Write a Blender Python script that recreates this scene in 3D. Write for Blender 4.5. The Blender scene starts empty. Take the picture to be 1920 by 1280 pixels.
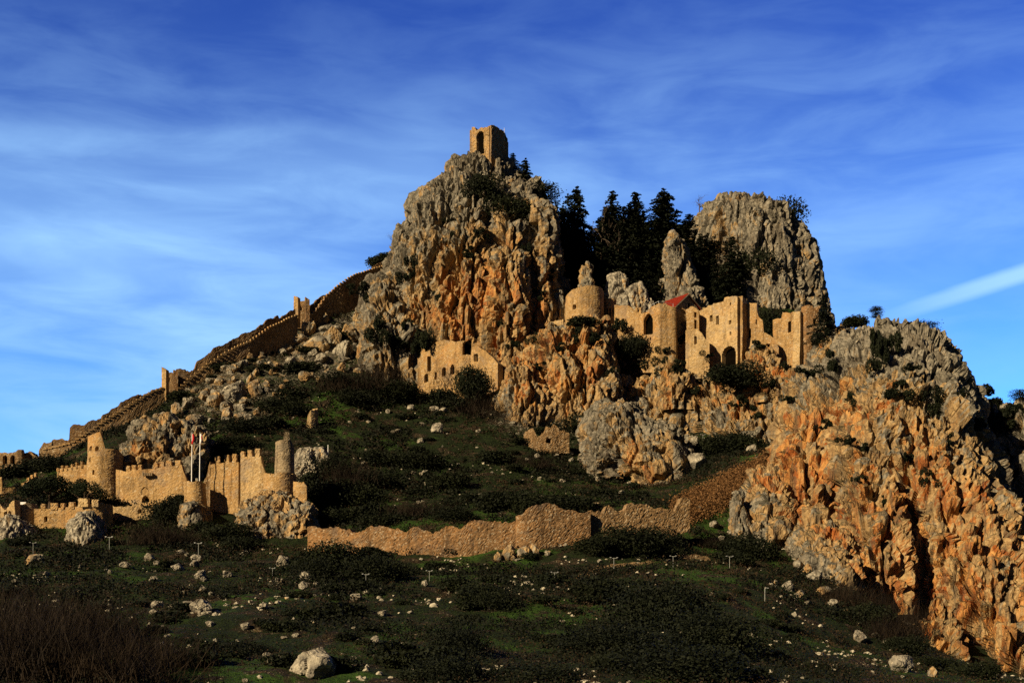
import bpy, math, random
import numpy as np
from mathutils import Vector, Matrix, Euler

S = bpy.context.scene
COL = S.collection
R = math.radians
random.seed(7)
rng = np.random.default_rng(11)

# ---------------------------------------------------------------- camera
F = 2400.0            # focal length in photo pixels (photo is 1920 wide)
HOR = 1200.0          # row of the horizon in the photo
cam_d = bpy.data.cameras.new('camera')
cam = bpy.data.objects.new('camera', cam_d); COL.objects.link(cam)
cam.location = (0, 0, 0); cam.rotation_euler = (R(90), 0, 0)
cam_d.sensor_width = 36.0; cam_d.lens = F / 1920 * 36.0
cam_d.shift_y = (HOR - 640) / 1920
cam_d.clip_start = 0.5; cam_d.clip_end = 20000
S.camera = cam

# ---------------------------------------------------------------- light
SUN_EL = 26.0
SUN_AZ = -133.0       # degrees from +Y, clockwise: low sun on the left, a little behind the camera
sd = Vector((math.sin(R(SUN_AZ)) * math.cos(R(SUN_EL)), math.cos(R(SUN_AZ)) * math.cos(R(SUN_EL)), math.sin(R(SUN_EL))))
sun_d = bpy.data.lights.new('sun', 'SUN'); sun_d.energy = 5.0; sun_d.angle = R(0.5); sun_d.color = (1.0, 0.79, 0.50)
sun = bpy.data.objects.new('sun', sun_d); COL.objects.link(sun)
sun.rotation_euler = sd.to_track_quat('Z', 'Y').to_euler()

class NT:
    """small helper for node graphs"""
    def __init__(s, tree): s.t = tree; s.t.nodes.clear()
    def n(s, typ, **kw):
        nd = s.t.nodes.new(typ)
        for k, v in kw.items():
            if k.startswith('i_'):
                nd.inputs[int(k[2:])].default_value = v
            else: setattr(nd, k, v)
        return nd
    def l(s, a, b, ao=0, bi=0):
        s.t.links.new(a.outputs[ao] if not isinstance(ao, str) else a.outputs[ao], b.inputs[bi]); return b
    def noise(s, vec, scale, detail=5, rough=.55, dist=0.0):
        nd = s.n('ShaderNodeTexNoise'); nd.inputs['Scale'].default_value = scale
        nd.inputs['Detail'].default_value = detail; nd.inputs['Roughness'].default_value = rough
        nd.inputs['Distortion'].default_value = dist
        if vec is not None: s.t.links.new(vec, nd.inputs['Vector'])
        return nd.outputs['Fac']
    def math(s, op, a, b=None, clamp=False):
        nd = s.n('ShaderNodeMath', operation=op); nd.use_clamp = clamp
        for i, v in enumerate((a, b)):
            if v is None: continue
            if isinstance(v, (int, float)): nd.inputs[i].default_value = v
            else: s.t.links.new(v, nd.inputs[i])
        return nd.outputs[0]
    def ramp(s, fac, lo, hi, a=0.0, b=1.0):
        nd = s.n('ShaderNodeMapRange'); nd.interpolation_type = 'SMOOTHSTEP'
        s.t.links.new(fac, nd.inputs[0])
        for i, v in enumerate((lo, hi, a, b)): nd.inputs[i + 1].default_value = v
        return nd.outputs[0]
    def mix(s, fac, a, b, blend='MIX'):
        nd = s.n('ShaderNodeMix', data_type='RGBA', blend_type=blend)
        for v, i in ((fac, 0), (a, 6), (b, 7)):
            if isinstance(v, (int, float)): nd.inputs[i].default_value = v
            elif isinstance(v, tuple): nd.inputs[i].default_value = (*v, 1.0)[:4]
            else: s.t.links.new(v, nd.inputs[i])
        return nd.outputs[2]
    def mapping(s, vec, scale=(1, 1, 1), rot=(0, 0, 0)):
        nd = s.n('ShaderNodeMapping'); nd.inputs['Scale'].default_value = scale; nd.inputs['Rotation'].default_value = rot
        s.t.links.new(vec, nd.inputs['Vector']); return nd.outputs[0]

world = bpy.data.worlds.new('World'); S.world = world; world.use_nodes = True
w = NT(world.node_tree)
out = w.n('ShaderNodeOutputWorld'); bg = w.n('ShaderNodeBackground'); w.l(bg, out)
SKY_STRENGTH = 0.10
bg.inputs['Strength'].default_value = SKY_STRENGTH
sky = w.n('ShaderNodeTexSky'); sky.sky_type = 'NISHITA'; sky.sun_disc = False
sky.sun_elevation = R(SUN_EL); sky.sun_rotation = R(SUN_AZ) % (2 * math.pi)
sky.air_density = 1.0; sky.dust_density = 0.3; sky.ozone_density = 3.0
tc = w.n('ShaderNodeTexCoord'); gen = tc.outputs['Generated']
sep = w.n('ShaderNodeSeparateXYZ'); w.t.links.new(gen, sep.inputs[0])
# deepen and saturate the sky, more so towards the zenith
up = sep.outputs[2]
gam = w.n('ShaderNodeGamma'); w.l(sky, gam); gam.inputs[1].default_value = 1.35
deep = w.mix(w.ramp(up, 0.08, 0.46), (0.235, 0.59, 0.94), (0.036, 0.172, 0.58))
deep = w.mix(w.ramp(up, 0.46, 0.80), deep, (0.012, 0.028, 0.11))
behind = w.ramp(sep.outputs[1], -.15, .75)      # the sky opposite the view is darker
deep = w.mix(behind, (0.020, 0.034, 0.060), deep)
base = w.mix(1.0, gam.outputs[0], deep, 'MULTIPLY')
# thin cirrus, streaming across
m1 = w.mapping(gen, (1.0, 1.0, 3.2), (0, R(-14), 0))
n1 = w.noise(m1, 2.6, 5, .45, 0.5)
m2 = w.mapping(gen, (1.0, 1.0, 4.2), (0, R(-20), 0))
n2 = w.noise(m2, 8.5, 6, .56, .5)
def lobe(px, py, k, kz=None):
    v = Vector(((px - 960) / F, 1.0, (HOR - py) / F)).normalized()
    nd = w.n('ShaderNodeVectorMath', operation='SUBTRACT'); w.t.links.new(gen, nd.inputs[0]); nd.inputs[1].default_value = v
    nd2 = w.n('ShaderNodeVectorMath', operation='MULTIPLY'); w.l(nd, nd2); nd2.inputs[1].default_value = (k, k, kz or k)
    nd3 = w.n('ShaderNodeVectorMath', operation='DOT_PRODUCT'); w.l(nd2, nd3); w.l(nd2, nd3, 0, 1)
    e = w.math('MULTIPLY', nd3.outputs['Value'], -1.0)
    return w.math('EXPONENT', e)
amt = None
for px, py, k, kz, wt in ((430, 600, 4.2, 7.5, .74), (90, 320, 7, 14, .13), (1560, 320, 3.6, 8.5, .44), (1880, 520, 6, 9, .14), (60, 760, 5, 9, .42), (1150, 330, 6, 12, .10), (120, 60, 7, 14, .10)):
    v = w.math('MULTIPLY', lobe(px, py, k, kz), wt)
    amt = v if amt is None else w.math('ADD', amt, v)
amt = w.math('ADD', amt, 0.10)
tex = w.math('ADD', w.math('MULTIPLY', w.ramp(n1, .36, .70), .66), w.math('MULTIPLY', w.ramp(n2, .32, .76), .33))
tex = w.math('ADD', tex, 0.21)
cl = w.math('MULTIPLY', tex, amt, True)
# an old contrail at the right
p0 = Vector(((1640 - 960) / F, 1, (HOR - 600) / F)); p1 = Vector(((1930 - 960) / F, 1, (HOR - 508) / F))
nrm = p0.cross(p1).normalized()
dp = w.n('ShaderNodeVectorMath', operation='DOT_PRODUCT'); w.t.links.new(gen, dp.inputs[0]); dp.inputs[1].default_value = nrm
dd = w.math('ABSOLUTE', w.math('ADD', dp.outputs['Value'], w.math('MULTIPLY', w.math('SUBTRACT', n2, .5), .004)))
band = w.ramp(dd, 0.0016, 0.0100, 1.0, 0.0)
side = w.ramp(sep.outputs[0], 0.225, 0.36)
trail = w.math('MULTIPLY', w.math('MULTIPLY', band, side), .78)
cl = w.math('MAXIMUM', cl, w.math('ADD', w.math('MULTIPLY', cl, .5), trail), True)
cl = w.math('MULTIPLY', cl, w.ramp(sep.outputs[1], .35, .8))
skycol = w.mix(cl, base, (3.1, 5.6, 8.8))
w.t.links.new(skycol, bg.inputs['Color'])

S.view_settings.view_transform = 'Standard'; S.view_settings.look = 'None'
S.view_settings.exposure = 0.46; S.view_settings.gamma = 1.0
S.render.engine = 'CYCLES'
S.cycles.max_bounces = 4; S.cycles.diffuse_bounces = 2; S.cycles.glossy_bounces = 1; S.cycles.transparent_max_bounces = 4
try: S.cycles.use_denoising = False
except Exception: pass

# ---------------------------------------------------------------- numeric noise
def _h(ix, iy, iz, seed):
    with np.errstate(over='ignore'):
        n = (ix.astype(np.int64) * 374761393 + iy.astype(np.int64) * 668265263 + iz.astype(np.int64) * 2246822519 + seed * 3266489917).astype(np.uint64) & 0xFFFFFFFF
        n = ((n ^ (n >> np.uint64(15))) * np.uint64(2246822519)) & np.uint64(0xFFFFFFFF)
        n = ((n ^ (n >> np.uint64(13))) * np.uint64(3266489917)) & np.uint64(0xFFFFFFFF)
        n = n ^ (n >> np.uint64(16))
    return n.astype(np.float64) / 4294967295.0

def vnoise(P, seed=0):
    i = np.floor(P); f = P - i; f = f * f * (3 - 2 * f); i = i.astype(np.int64)
    r = 0
    for dx in (0, 1):
        for dy in (0, 1):
            for dz in (0, 1):
                wgt = (f[:, 0] if dx else 1 - f[:, 0]) * (f[:, 1] if dy else 1 - f[:, 1]) * (f[:, 2] if dz else 1 - f[:, 2])
                r = r + wgt * _h(i[:, 0] + dx, i[:, 1] + dy, i[:, 2] + dz, seed)
    return r * 2 - 1

def fbm(P, seed=0, octv=4, gain=.5):
    r = 0; a = 1; P = P.copy()
    for o in range(octv):
        r = r + a * vnoise(P, seed + o * 17); P = P * 2.03 + 7.3; a *= gain
    return r

def worley(P, seed=0):
    """distance to the nearest and second cell point, a random number per cell, and a random plane over each cell"""
    i = np.floor(P).astype(np.int64); n = len(P)
    f1 = np.full(n, 9.0); f2 = np.full(n, 9.0); r = np.zeros((4, n)); D = np.zeros((3, n))
    for dx in (-1, 0, 1):
        for dy in (-1, 0, 1):
            for dz in (-1, 0, 1):
                cx, cy, cz = i[:, 0] + dx, i[:, 1] + dy, i[:, 2] + dz
                hx = _h(cx, cy, cz, seed); hy = _h(cx, cy, cz, seed + 101); hz = _h(cx, cy, cz, seed + 202)
                vx = P[:, 0] - (cx + hx); vy = P[:, 1] - (cy + hy); vz = P[:, 2] - (cz + hz)
                d = np.sqrt(vx * vx + vy * vy + vz * vz)
                c = d < f1
                f2 = np.where(c, f1, np.minimum(f2, d))
                for k, (hv, vv) in enumerate(((hx, vx), (hy, vy), (hz, vz))):
                    r[k] = np.where(c, hv, r[k]); D[k] = np.where(c, vv, D[k])
                f1 = np.where(c, d, f1)
    idv = (r[0] * 7.13 + r[1] * 3.7 + r[2] * 5.1) % 1.0
    tilt = sum((((r[k] * 13.7 + r[(k + 1) % 3] * 5.3) % 1.0) * 2 - 1) * D[k] for k in range(3))
    return f1, f2, idv, tilt

def rock_disp(P, seed, k=1.0, vert=1.9, lump=1.0, octs=(9.0, 3.6, 1.5)):
    """limestone crag relief in metres: tilted blocks parted by cracks, at three scales, with upright fluting"""
    warp = np.stack([fbm(P / 7.0, seed + 1, 3), fbm(P / 7.0, seed + 2, 3), fbm(P / 7.0, seed + 3, 3)], 1)
    d = 0
    for o, sc in enumerate(octs):
        v = vert if o < 2 else 1.0 + (vert - 1) * .5
        Q = (P + warp * sc * .16) / np.array([sc, sc, sc * v])
        f1, f2, idv, tilt = worley(Q, seed + 31 * o)
        crack = np.exp(-((f2 - f1) / .085) ** 2)
        amp = 1.0 if o == 0 else np.clip(.80 + 1.35 * fbm(P / np.array([12.0, 12.0, 20.0]), seed + 5 + o, 3), .12, 1.45)   # some faces smooth, some shattered
        d = d + amp * sc * ((.15, .17, .20)[o] * (idv - .5) * 2 + (.28, .34, .36)[o] * tilt - .16 * crack)
    c1, c2, _, _ = worley((P + warp * 1.4) / np.array([5.2, 5.2, 5.2 * vert * 1.7]), seed + 301)
    d = d - 2.3 * np.exp(-((c2 - c1) / .06) ** 2) * min(1.0, vert - 1.0)
    fl = 1 - np.abs(fbm((P + warp * .8) / np.array([2.6, 2.6, 13.0]), seed + 77, 3))
    fl2 = 1 - np.abs(fbm((P + warp * .5) / np.array([1.1, 1.1, 5.0]), seed + 79, 3))
    d = d + (1.5 * (fl - .72) + .65 * (fl2 - .72)) * min(1.0, vert - .8) + .30 * fbm(P / 1.2, seed + 9, 3) * min(1.0, octs[-1])
    return (d - d.mean() - .35 * d.std()) * k

# ---------------------------------------------------------------- meshes
def mesh(name, V, Fc, mat, smooth=True, attrs=None):
    V = np.asarray(V, np.float32); me = bpy.data.meshes.new(name)
    if isinstance(Fc, np.ndarray): lists = [Fc]
    else: lists = [np.asarray(f, np.int32) for f in Fc if len(f)]
    nl = sum(f.size for f in lists); nf = sum(len(f) for f in lists)
    me.vertices.add(len(V)); me.vertices.foreach_set('co', V.ravel())
    me.loops.add(nl); me.polygons.add(nf)
    me.loops.foreach_set('vertex_index', np.concatenate([f.ravel() for f in lists]).astype(np.int32))
    tot = np.concatenate([np.full(len(f), f.shape[1], np.int32) for f in lists])
    st = np.concatenate([[0], np.cumsum(tot)[:-1]]).astype(np.int32)
    me.polygons.foreach_set('loop_start', st)
    try: me.polygons.foreach_set('loop_total', tot)
    except Exception: pass
    me.polygons.foreach_set('use_smooth', np.full(nf, smooth, bool))
    if attrs:
        for k, v in attrs.items():
            a = me.attributes.new(k, 'FLOAT', 'POINT'); a.data.foreach_set('value', np.asarray(v, np.float32))
    me.update(calc_edges=True); me.validate()
    if mat: me.materials.append(mat)
    return me

def obj(name, me, parent=None, loc=None, label=None, cat=None, group=None, kind=None):
    o = bpy.data.objects.new(name, me); COL.objects.link(o)
    if loc is not None: o.location = loc
    if parent is not None:
        o.parent = parent
        o.location = Vector(o.location) - parent.matrix_world_loc if False else o.location
    tag(o, label, cat, group, kind); return o

def tag(o, label=None, cat=None, group=None, kind=None):
    for k, v in (('label', label), ('category', cat), ('group', group), ('kind', kind)):
        if v: o[k] = v

def thing(name, label, cat, loc=(0, 0, 0), group=None):
    o = bpy.data.objects.new(name, None); COL.objects.link(o); o.location = loc
    o.empty_display_size = 1; tag(o, label, cat, group); return o

def part(name, V, Fc, mat, root, smooth=False, attrs=None, label=None, parent=None):
    """a mesh given in world coordinates, hung under a thing whose origin is root.location"""
    L = np.array(root.location)
    o = bpy.data.objects.new(name, mesh(name, np.asarray(V) - L, Fc, mat, smooth, attrs)); COL.objects.link(o)
    o.parent = parent or root
    tag(o, label); return o

def W(px, py, D):   # a point D metres away seen at a photo pixel
    return np.array([(px - 960) / F * D, D, (HOR - py) / F * D])

class MB:
    """collects boxes, tubes and quads into one mesh"""
    def __init__(s): s.V = []; s.Q = []; s.T = []; s.n = 0
    def add(s, V, Q=(), T=()):
        V = np.asarray(V, float).reshape(-1, 3); s.V.append(V)
        if len(Q): s.Q.append(np.asarray(Q, int) + s.n)
        if len(T): s.T.append(np.asarray(T, int) + s.n)
        s.n += len(V)
    def box(s, c, size, ax=None, ay=None):
        c = np.array(c, float); ax = np.array([1, 0, 0.]) if ax is None else np.array(ax, float)
        ay = np.array([-ax[1], ax[0], 0]) if ay is None else np.array(ay, float); az = np.cross(ax, ay)
        hx, hy, hz = np.array(size) / 2
        V = [c + ax * hx * i + ay * hy * j + az * hz * k for k in (-1, 1) for j in (-1, 1) for i in (-1, 1)]
        s.add(V, [(0, 2, 3, 1), (4, 5, 7, 6), (0, 1, 5, 4), (2, 6, 7, 3), (0, 4, 6, 2), (1, 3, 7, 5)])
    def tube(s, pts, rad, n=6):
        pts = np.asarray(pts, float); m = len(pts); rad = np.broadcast_to(rad, m)
        V = []
        for i in range(m):
            t = pts[min(i + 1, m - 1)] - pts[max(i - 1, 0)]; t = t / (np.linalg.norm(t) + 1e-9)
            a = np.cross(t, [0.31, 0.95, 0.07]); a = a / (np.linalg.norm(a) + 1e-9); b = np.cross(t, a)
            for k in range(n):
                th = 2 * math.pi * k / n; V.append(pts[i] + rad[i] * (math.cos(th) * a + math.sin(th) * b))
        Q = [(i * n + k, i * n + (k + 1) % n, (i + 1) * n + (k + 1) % n, (i + 1) * n + k) for i in range(m - 1) for k in range(n)]
        V.append(pts[-1]); T = [((m - 1) * n + k, (m - 1) * n + (k + 1) % n, m * n) for k in range(n)]
        s.add(V, Q, T)
    def get(s): return np.concatenate(s.V), [np.concatenate(s.Q) if s.Q else [], np.concatenate(s.T) if s.T else []]
    def mesh(s, name, mat, smooth=False):
        V, Fc = s.get(); return mesh(name, V, Fc, mat, smooth)
    def part(s, name, mat, root, smooth=False, label=None, parent=None):
        V, Fc = s.get(); return part(name, V, Fc, mat, root, smooth, None, label, parent)

# ---------------------------------------------------------------- materials
def material(name):
    m = bpy.data.materials.new(name); m.use_nodes = True
    g = NT(m.node_tree); o = g.n('ShaderNodeOutputMaterial'); b = g.n('ShaderNodeBsdfPrincipled')
    b.inputs['Roughness'].default_value = .92
    b.inputs['Specular IOR Level'].default_value = .15
    g.l(b, o); return m, g, b

def bump(g, b, h, strength, dist):
    n = g.n('ShaderNodeBump'); n.inputs['Strength'].default_value = strength; n.inputs['Distance'].default_value = dist
    g.t.links.new(h, n.inputs['Height']); g.t.links.new(n.outputs[0], b.inputs['Normal'])

def rock_color(g, co, ochre_bias=0.0, k=1.0, dark=1.0, ledge=.8):
    at = g.n('ShaderNodeAttribute'); at.attribute_name = 'ochre'; oc = at.outputs['Fac']
    tall = g.mapping(co, (1, 1, .42))
    n1 = g.noise(tall, .085 * k, 5, .6, .6); n2 = g.noise(tall, .42 * k, 6, .66, .8); n3 = g.noise(co, 1.1 * k, 6, .68); n4 = g.noise(co, 4.2 * k, 4, .7)
    wn = g.n('ShaderNodeTexNoise'); wn.inputs['Scale'].default_value = .5 * k; g.t.links.new(co, wn.inputs['Vector'])
    wv = g.n('ShaderNodeVectorMath', operation='ADD'); g.t.links.new(tall, wv.inputs[0]); g.l(wn, wv, 'Color', 1)
    vor = g.n('ShaderNodeTexVoronoi'); vor.inputs['Scale'].default_value = .42 * k; g.l(wv, vor, 0, 'Vector')
    vs = g.n('ShaderNodeSeparateColor'); g.l(vor, vs, 'Color', 0); cell = vs.outputs[0]
    D = lambda c: tuple(x * dark for x in c)
    grey = g.mix(g.ramp(n3, .34, .68), D((.085, .080, .068)), D((.33, .305, .245)))
    grey = g.mix(g.math('MULTIPLY', g.ramp(cell, .6, 1), .5), grey, D((.40, .375, .315)))
    tan = g.mix(g.ramp(n3, .34, .68), D((.25, .155, .07)), D((.50, .355, .175)))
    org = g.mix(g.ramp(n2, .38, .66), (.30, .085, .018), (.55, .30, .10))
    st = g.noise(g.mapping(co, (1, 1, .10)), .8 * k, 5, .62, .4)
    s = g.math('ADD', g.math('MULTIPLY', n1, .60), g.math('MULTIPLY', n2, .50))
    s = g.math('ADD', s, g.math('MULTIPLY', st, .18))
    s = g.math('ADD', s, g.math('MULTIPLY', g.math('SUBTRACT', cell, .5), .30))
    s = g.math('ADD', s, g.math('MULTIPLY', oc, .27)); s = g.math('ADD', s, ochre_bias)
    ge = g.n('ShaderNodeNewGeometry'); sn = g.n('ShaderNodeSeparateXYZ'); g.l(ge, sn, 'True Normal', 0)
    s = g.math('ADD', s, g.ramp(sn.outputs[2], .45, -.25, -.07, .07))
    c = g.mix(g.ramp(s, .63, .73), grey, tan)
    c = g.mix(g.ramp(s, .86, .94), c, org)
    # rain streaks of dark lichen down the face
    c = g.mix(g.math('MULTIPLY', g.ramp(st, .52, .62), .66), c, (.070, .062, .048))
    c = g.mix(g.math('MULTIPLY', g.ramp(st, .42, .32), .30), c, (.52, .36, .17))
    # lichen, soil specks and pale fresh chips
    c = g.mix(g.math('MULTIPLY', g.ramp(n4, .56, .68), .7), c, (.042, .036, .024))
    c = g.mix(g.math('MULTIPLY', g.ramp(n4, .42, .28), .45), c, (.58, .52, .40))
    c = g.mix(g.math('MULTIPLY', g.ramp(g.noise(tall, .22 * k, 4, .6), .50, .66), .50), c, (.085, .068, .048))
    # weeds and soil on the ledges
    led = g.math('MULTIPLY', g.ramp(sn.outputs[2], .58, .80), g.ramp(n3, .40, .56))
    c = g.mix(g.math('MULTIPLY', led, ledge), c, (.034, .034, .014))
    c = g.mix(1.0, c, (.90, .87, .82), 'MULTIPLY')
    v2 = g.n('ShaderNodeTexVoronoi', feature='DISTANCE_TO_EDGE'); v2.inputs['Scale'].default_value = .8 * k; g.l(wv, v2, 0, 'Vector')
    hgt = g.math('ADD', g.math('MULTIPLY', g.ramp(v2.outputs['Distance'], 0, .10), .45), g.math('MULTIPLY', n3, .9))
    hgt = g.math('ADD', hgt, g.math('MULTIPLY', n4, .22))
    return c, hgt

def rock_material(name, ochre_bias=0.0, k=1.0, dark=1.0):
    m, g, b = material(name)
    co = g.n('ShaderNodeTexCoord').outputs['Object']
    c, hgt = rock_color(g, co, ochre_bias, k, dark, .8 if k <= 1 else 0.0)
    g.t.links.new(c, b.inputs['Base Color'])
    bump(g, b, hgt, .7, .40 / k)
    return m

def masonry_material(name, c_lo, c_hi, stain, orange=.3, bias=.0):
    m, g, b = material(name)
    co = g.n('ShaderNodeTexCoord').outputs['Object']
    wn = g.n('ShaderNodeTexNoise'); wn.inputs['Scale'].default_value = .9; g.t.links.new(co, wn.inputs['Vector'])
    wv = g.n('ShaderNodeVectorMath', operation='MULTIPLY_ADD'); g.l(wn, wv, 'Color', 0); wv.inputs[1].default_value = (.35, .35, .35); g.t.links.new(g.mapping(co, (1, 1, 1.5)), wv.inputs[2])
    vor = g.n('ShaderNodeTexVoronoi'); vor.inputs['Scale'].default_value = 3.3; g.l(wv, vor, 0, 'Vector')
    ed = g.n('ShaderNodeTexVoronoi', feature='DISTANCE_TO_EDGE'); ed.inputs['Scale'].default_value = 3.3; g.l(wv, ed, 0, 'Vector')
    vs = g.n('ShaderNodeSeparateColor'); g.l(vor, vs, 'Color', 0)
    big = g.noise(co, .16, 5, .6, .4); mid = g.noise(co, .7, 5, .65); fine = g.noise(co, 6, 3, .6)
    c = g.mix(vs.outputs[0], c_lo, c_hi)
    c = g.mix(g.math('MULTIPLY', g.ramp(big, .46 - bias, .66 - bias), orange), c, (.50, .22, .055))
    c = g.mix(g.math('MULTIPLY', g.ramp(mid, .52, .72), .6), c, stain)
    c = g.mix(g.math('MULTIPLY', g.ramp(vs.outputs[1], .78, .95), .5), c, (.56, .48, .34))
    c = g.mix(g.ramp(ed.outputs['Distance'], 0, .07, .40, 0), c, (.15, .10, .05))
    run = g.noise(g.mapping(co, (1, 1, .12)), 1.1, 5, .65, .3)
    c = g.mix(g.math('MULTIPLY', g.ramp(run, .52, .66), .55), c, tuple(x * .45 for x in stain))
    big2 = g.noise(co, .33, 4, .6, .6)
    c = g.mix(g.math('MULTIPLY', g.ramp(big2, .54, .64), .45), c, tuple(min(.7, x * 1.12) for x in c_hi))
    c = g.mix(g.math('MULTIPLY', g.ramp(big2, .46, .36), .45), c, tuple(x * .7 for x in stain))
    gp = g.noise(co, .21, 5, .65, .8)
    c = g.mix(g.math('MULTIPLY', g.ramp(gp, .52, .62), .62), c, tuple(.5 * x + .5 * sum(stain) / 3 * 1.25 for x in c_lo))
    co2 = g.noise(co, 1.25, 3, .7); pit = g.noise(co, 2.1, 3, .75)
    c = g.mix(g.ramp(co2, .40, .28, 0, .55), c, tuple(x * .55 for x in stain))
    c = g.mix(g.ramp(co2, .58, .70, 0, .45), c, tuple(min(.72, x * 1.25) for x in c_hi))
    c = g.mix(g.ramp(pit, .62, .70, 0, .75), c, (.045, .030, .016))
    c = g.mix(g.math('MULTIPLY', g.ramp(fine, .60, .72), .6), c, (.08, .055, .03))
    g.t.links.new(c, b.inputs['Base Color'])
    h = g.math('ADD', g.math('MULTIPLY', g.ramp(ed.outputs['Distance'], 0, .16), .6), g.math('MULTIPLY', mid, .8))
    h = g.math('ADD', h, g.math('MULTIPLY', vs.outputs[2], .35))
    bump(g, b, h, .42, .14)
    return m

def plain(name, col, rough=.8, var=.0, scale=2.0, metal=0.0):
    m, g, b = material(name)
    co = g.n('ShaderNodeTexCoord').outputs['Object']
    n = g.noise(co, scale, 5, .6)
    c = g.mix(g.ramp(n, .3, .7), tuple(x * (1 - var) for x in col), tuple(min(1, x * (1 + var)) for x in col))
    g.t.links.new(c, b.inputs['Base Color']); b.inputs['Roughness'].default_value = rough; b.inputs['Metallic'].default_value = metal
    return m

def leaf_material(name, a, c, d):
    m, g, b = material(name)
    ob = g.n('ShaderNodeObjectInfo').outputs['Random']; co = g.n('ShaderNodeTexCoord').outputs['Object']
    n = g.noise(co, 1.1, 3, .6); n2 = g.noise(co, 4.0, 2, .5)
    col = g.mix(g.ramp(n, .35, .68), a, c)
    col = g.mix(g.math('MULTIPLY', g.ramp(n2, .5, .75), .6), col, d)
    col = g.mix(g.math('MULTIPLY', ob, .45), col, tuple(x * .45 for x in a))
    g.t.links.new(col, b.inputs['Base Color']); b.inputs['Roughness'].default_value = .75
    return m

M = {}
M['rock'] = rock_material('limestone_crag', -.025)
M['boulder'] = rock_material('pale_limestone', -.13, 1.6, 1.55)
M['boulder_tan'] = rock_material('tan_limestone', .10, 1.4, 1.15)
M['wall'] = masonry_material('golden_rubble', (.33, .20, .078), (.46, .30, .13), (.22, .135, .06), .45)
M['wall_pale'] = masonry_material('pale_rubble', (.37, .25, .115), (.52, .37, .18), (.26, .17, .08), .28)
M['wall_dull'] = masonry_material('brown_rubble', (.19, .115, .052), (.29, .185, .088), (.12, .075, .035), .16)
M['wall_par'] = masonry_material('dark_parapet_rubble', (.13, .078, .036), (.20, .125, .06), (.085, .052, .025), .10)
M['wall_rust'] = masonry_material('rust_rubble', (.17, .095, .042), (.28, .165, .076), (.11, .065, .032), .30)
M['wall_grey'] = masonry_material('grey_rubble', (.20, .155, .095), (.36, .28, .17), (.12, .09, .055), .12)
M['void'] = plain('dark_opening', (.004, .003, .002), 1.0, .3)  # near-black colour painting the shade inside windows and arches
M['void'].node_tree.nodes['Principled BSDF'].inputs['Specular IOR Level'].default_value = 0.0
M['void_brown'] = plain('shaded_inner_wall', (.10, .045, .018), .95, .4)
M['tile'] = plain('red_roof_tile', (.25, .026, .012), .7, .35, 3)
M['wood'] = plain('grey_timber', (.13, .10, .07), .8, .3)
M['white'] = plain('white_paint', (.78, .77, .74), .5, .05)
M['pole'] = plain('pale_pole', (.36, .37, .34), .5, .08)
M['metal'] = plain('galvanised_metal', (.42, .43, .42), .45, .1, 4, .3)
M['red'] = plain('red_cloth', (.50, .02, .02), .8, .1)
M['cloth'] = plain('white_cloth', (.78, .74, .72), .8, .1)
M['leaf'] = leaf_material('evergreen_leaf', (.006, .009, .003), (.013, .017, .005), (.023, .026, .008))
M['conifer'] = leaf_material('conifer_needles', (.006, .009, .004), (.012, .016, .006), (.021, .023, .009))
M['pine'] = leaf_material('pine_needles', (.007, .013, .004), (.015, .022, .006), (.025, .030, .009))
M['brown_leaf'] = leaf_material('brown_twigs', (.011, .007, .004), (.022, .014, .007), (.038, .024, .012))
M['rust_leaf'] = leaf_material('rust_bracken', (.11, .055, .020), (.20, .10, .036), (.30, .17, .07))
M['bark'] = plain('bark', (.075, .052, .035), .9, .3, 3)
M['twig'] = plain('grey_twig', (.10, .075, .055), .9, .3, 3)
# ---------------------------------------------------------------- the ground: one sheet
CTRL = [ # photo column, photo row, distance
 (0,1280,95),(500,1280,95),(1000,1280,96),(1500,1280,104),(1920,1300,150),(-400,1280,95),(2300,1300,150),(1900,1300,112),(2200,1300,112),(1700,1290,112),(1920,1300,200),(2200,1310,200),(1850,1285,206),(1780,1245,209),(1700,1205,213),(2300,1310,240),
 (0,1200,120),(500,1200,120),(1000,1200,122),(1400,1200,135),(1600,1215,165),
 (0,1100,158),(500,1100,158),(1000,1100,162),(1300,1100,172),(1500,1110,190),(1620,1120,212),
 (0,1050,190),(300,1050,190),(550,1060,192),(700,1068,196),(870,1060,200),(1000,1050,203),(1300,1042,214),(1480,1030,226),
 (0,1022,212),(100,1012,217),(200,1000,222),(330,985,226),(450,1010,222),(590,1018,218),
 (0,985,230),(150,980,231),(280,948,240),(380,950,238),(480,960,240),(560,975,240),
 (640,985,232),(770,985,224),(900,968,226),(1020,955,226),(1150,945,235),(1260,950,236),
 (640,920,252),(750,900,262),(900,900,262),(1050,910,262),(1180,915,266),
 (600,850,268),(700,820,282),(850,820,284),(1000,830,286),(1100,840,290),(1250,840,296),(1230,905,276),
 (680,780,295),(780,750,306),(900,765,303),(1000,770,305),(1100,760,310),(1200,725,316),(1290,740,316),
 (1320,915,248),(1400,880,256),(1450,850,262),(1350,860,276),(1380,820,290),(1440,830,290),(1330,960,236),(1420,960,236),(1480,955,238),
 (1560,1020,224),(1600,1085,220),
 (0,925,262),(60,905,266),(150,890,262),(220,870,262),(330,880,258),(450,880,256),(540,890,256),
 (0,890,292),(90,870,288),(150,838,289),(240,800,292),(330,748,303),(400,705,309),(470,665,318),(575,606,333),(640,580,343),(740,528,358),
 (300,830,274),(400,800,280),(500,750,296),(600,700,310),(500,690,312),(620,640,328),(400,740,299),(560,660,324),(680,740,302),(700,700,312),(570,800,280),(480,820,270),
 (1100,700,325),(1200,660,330),(1350,660,330),(1500,660,325),
]
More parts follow.
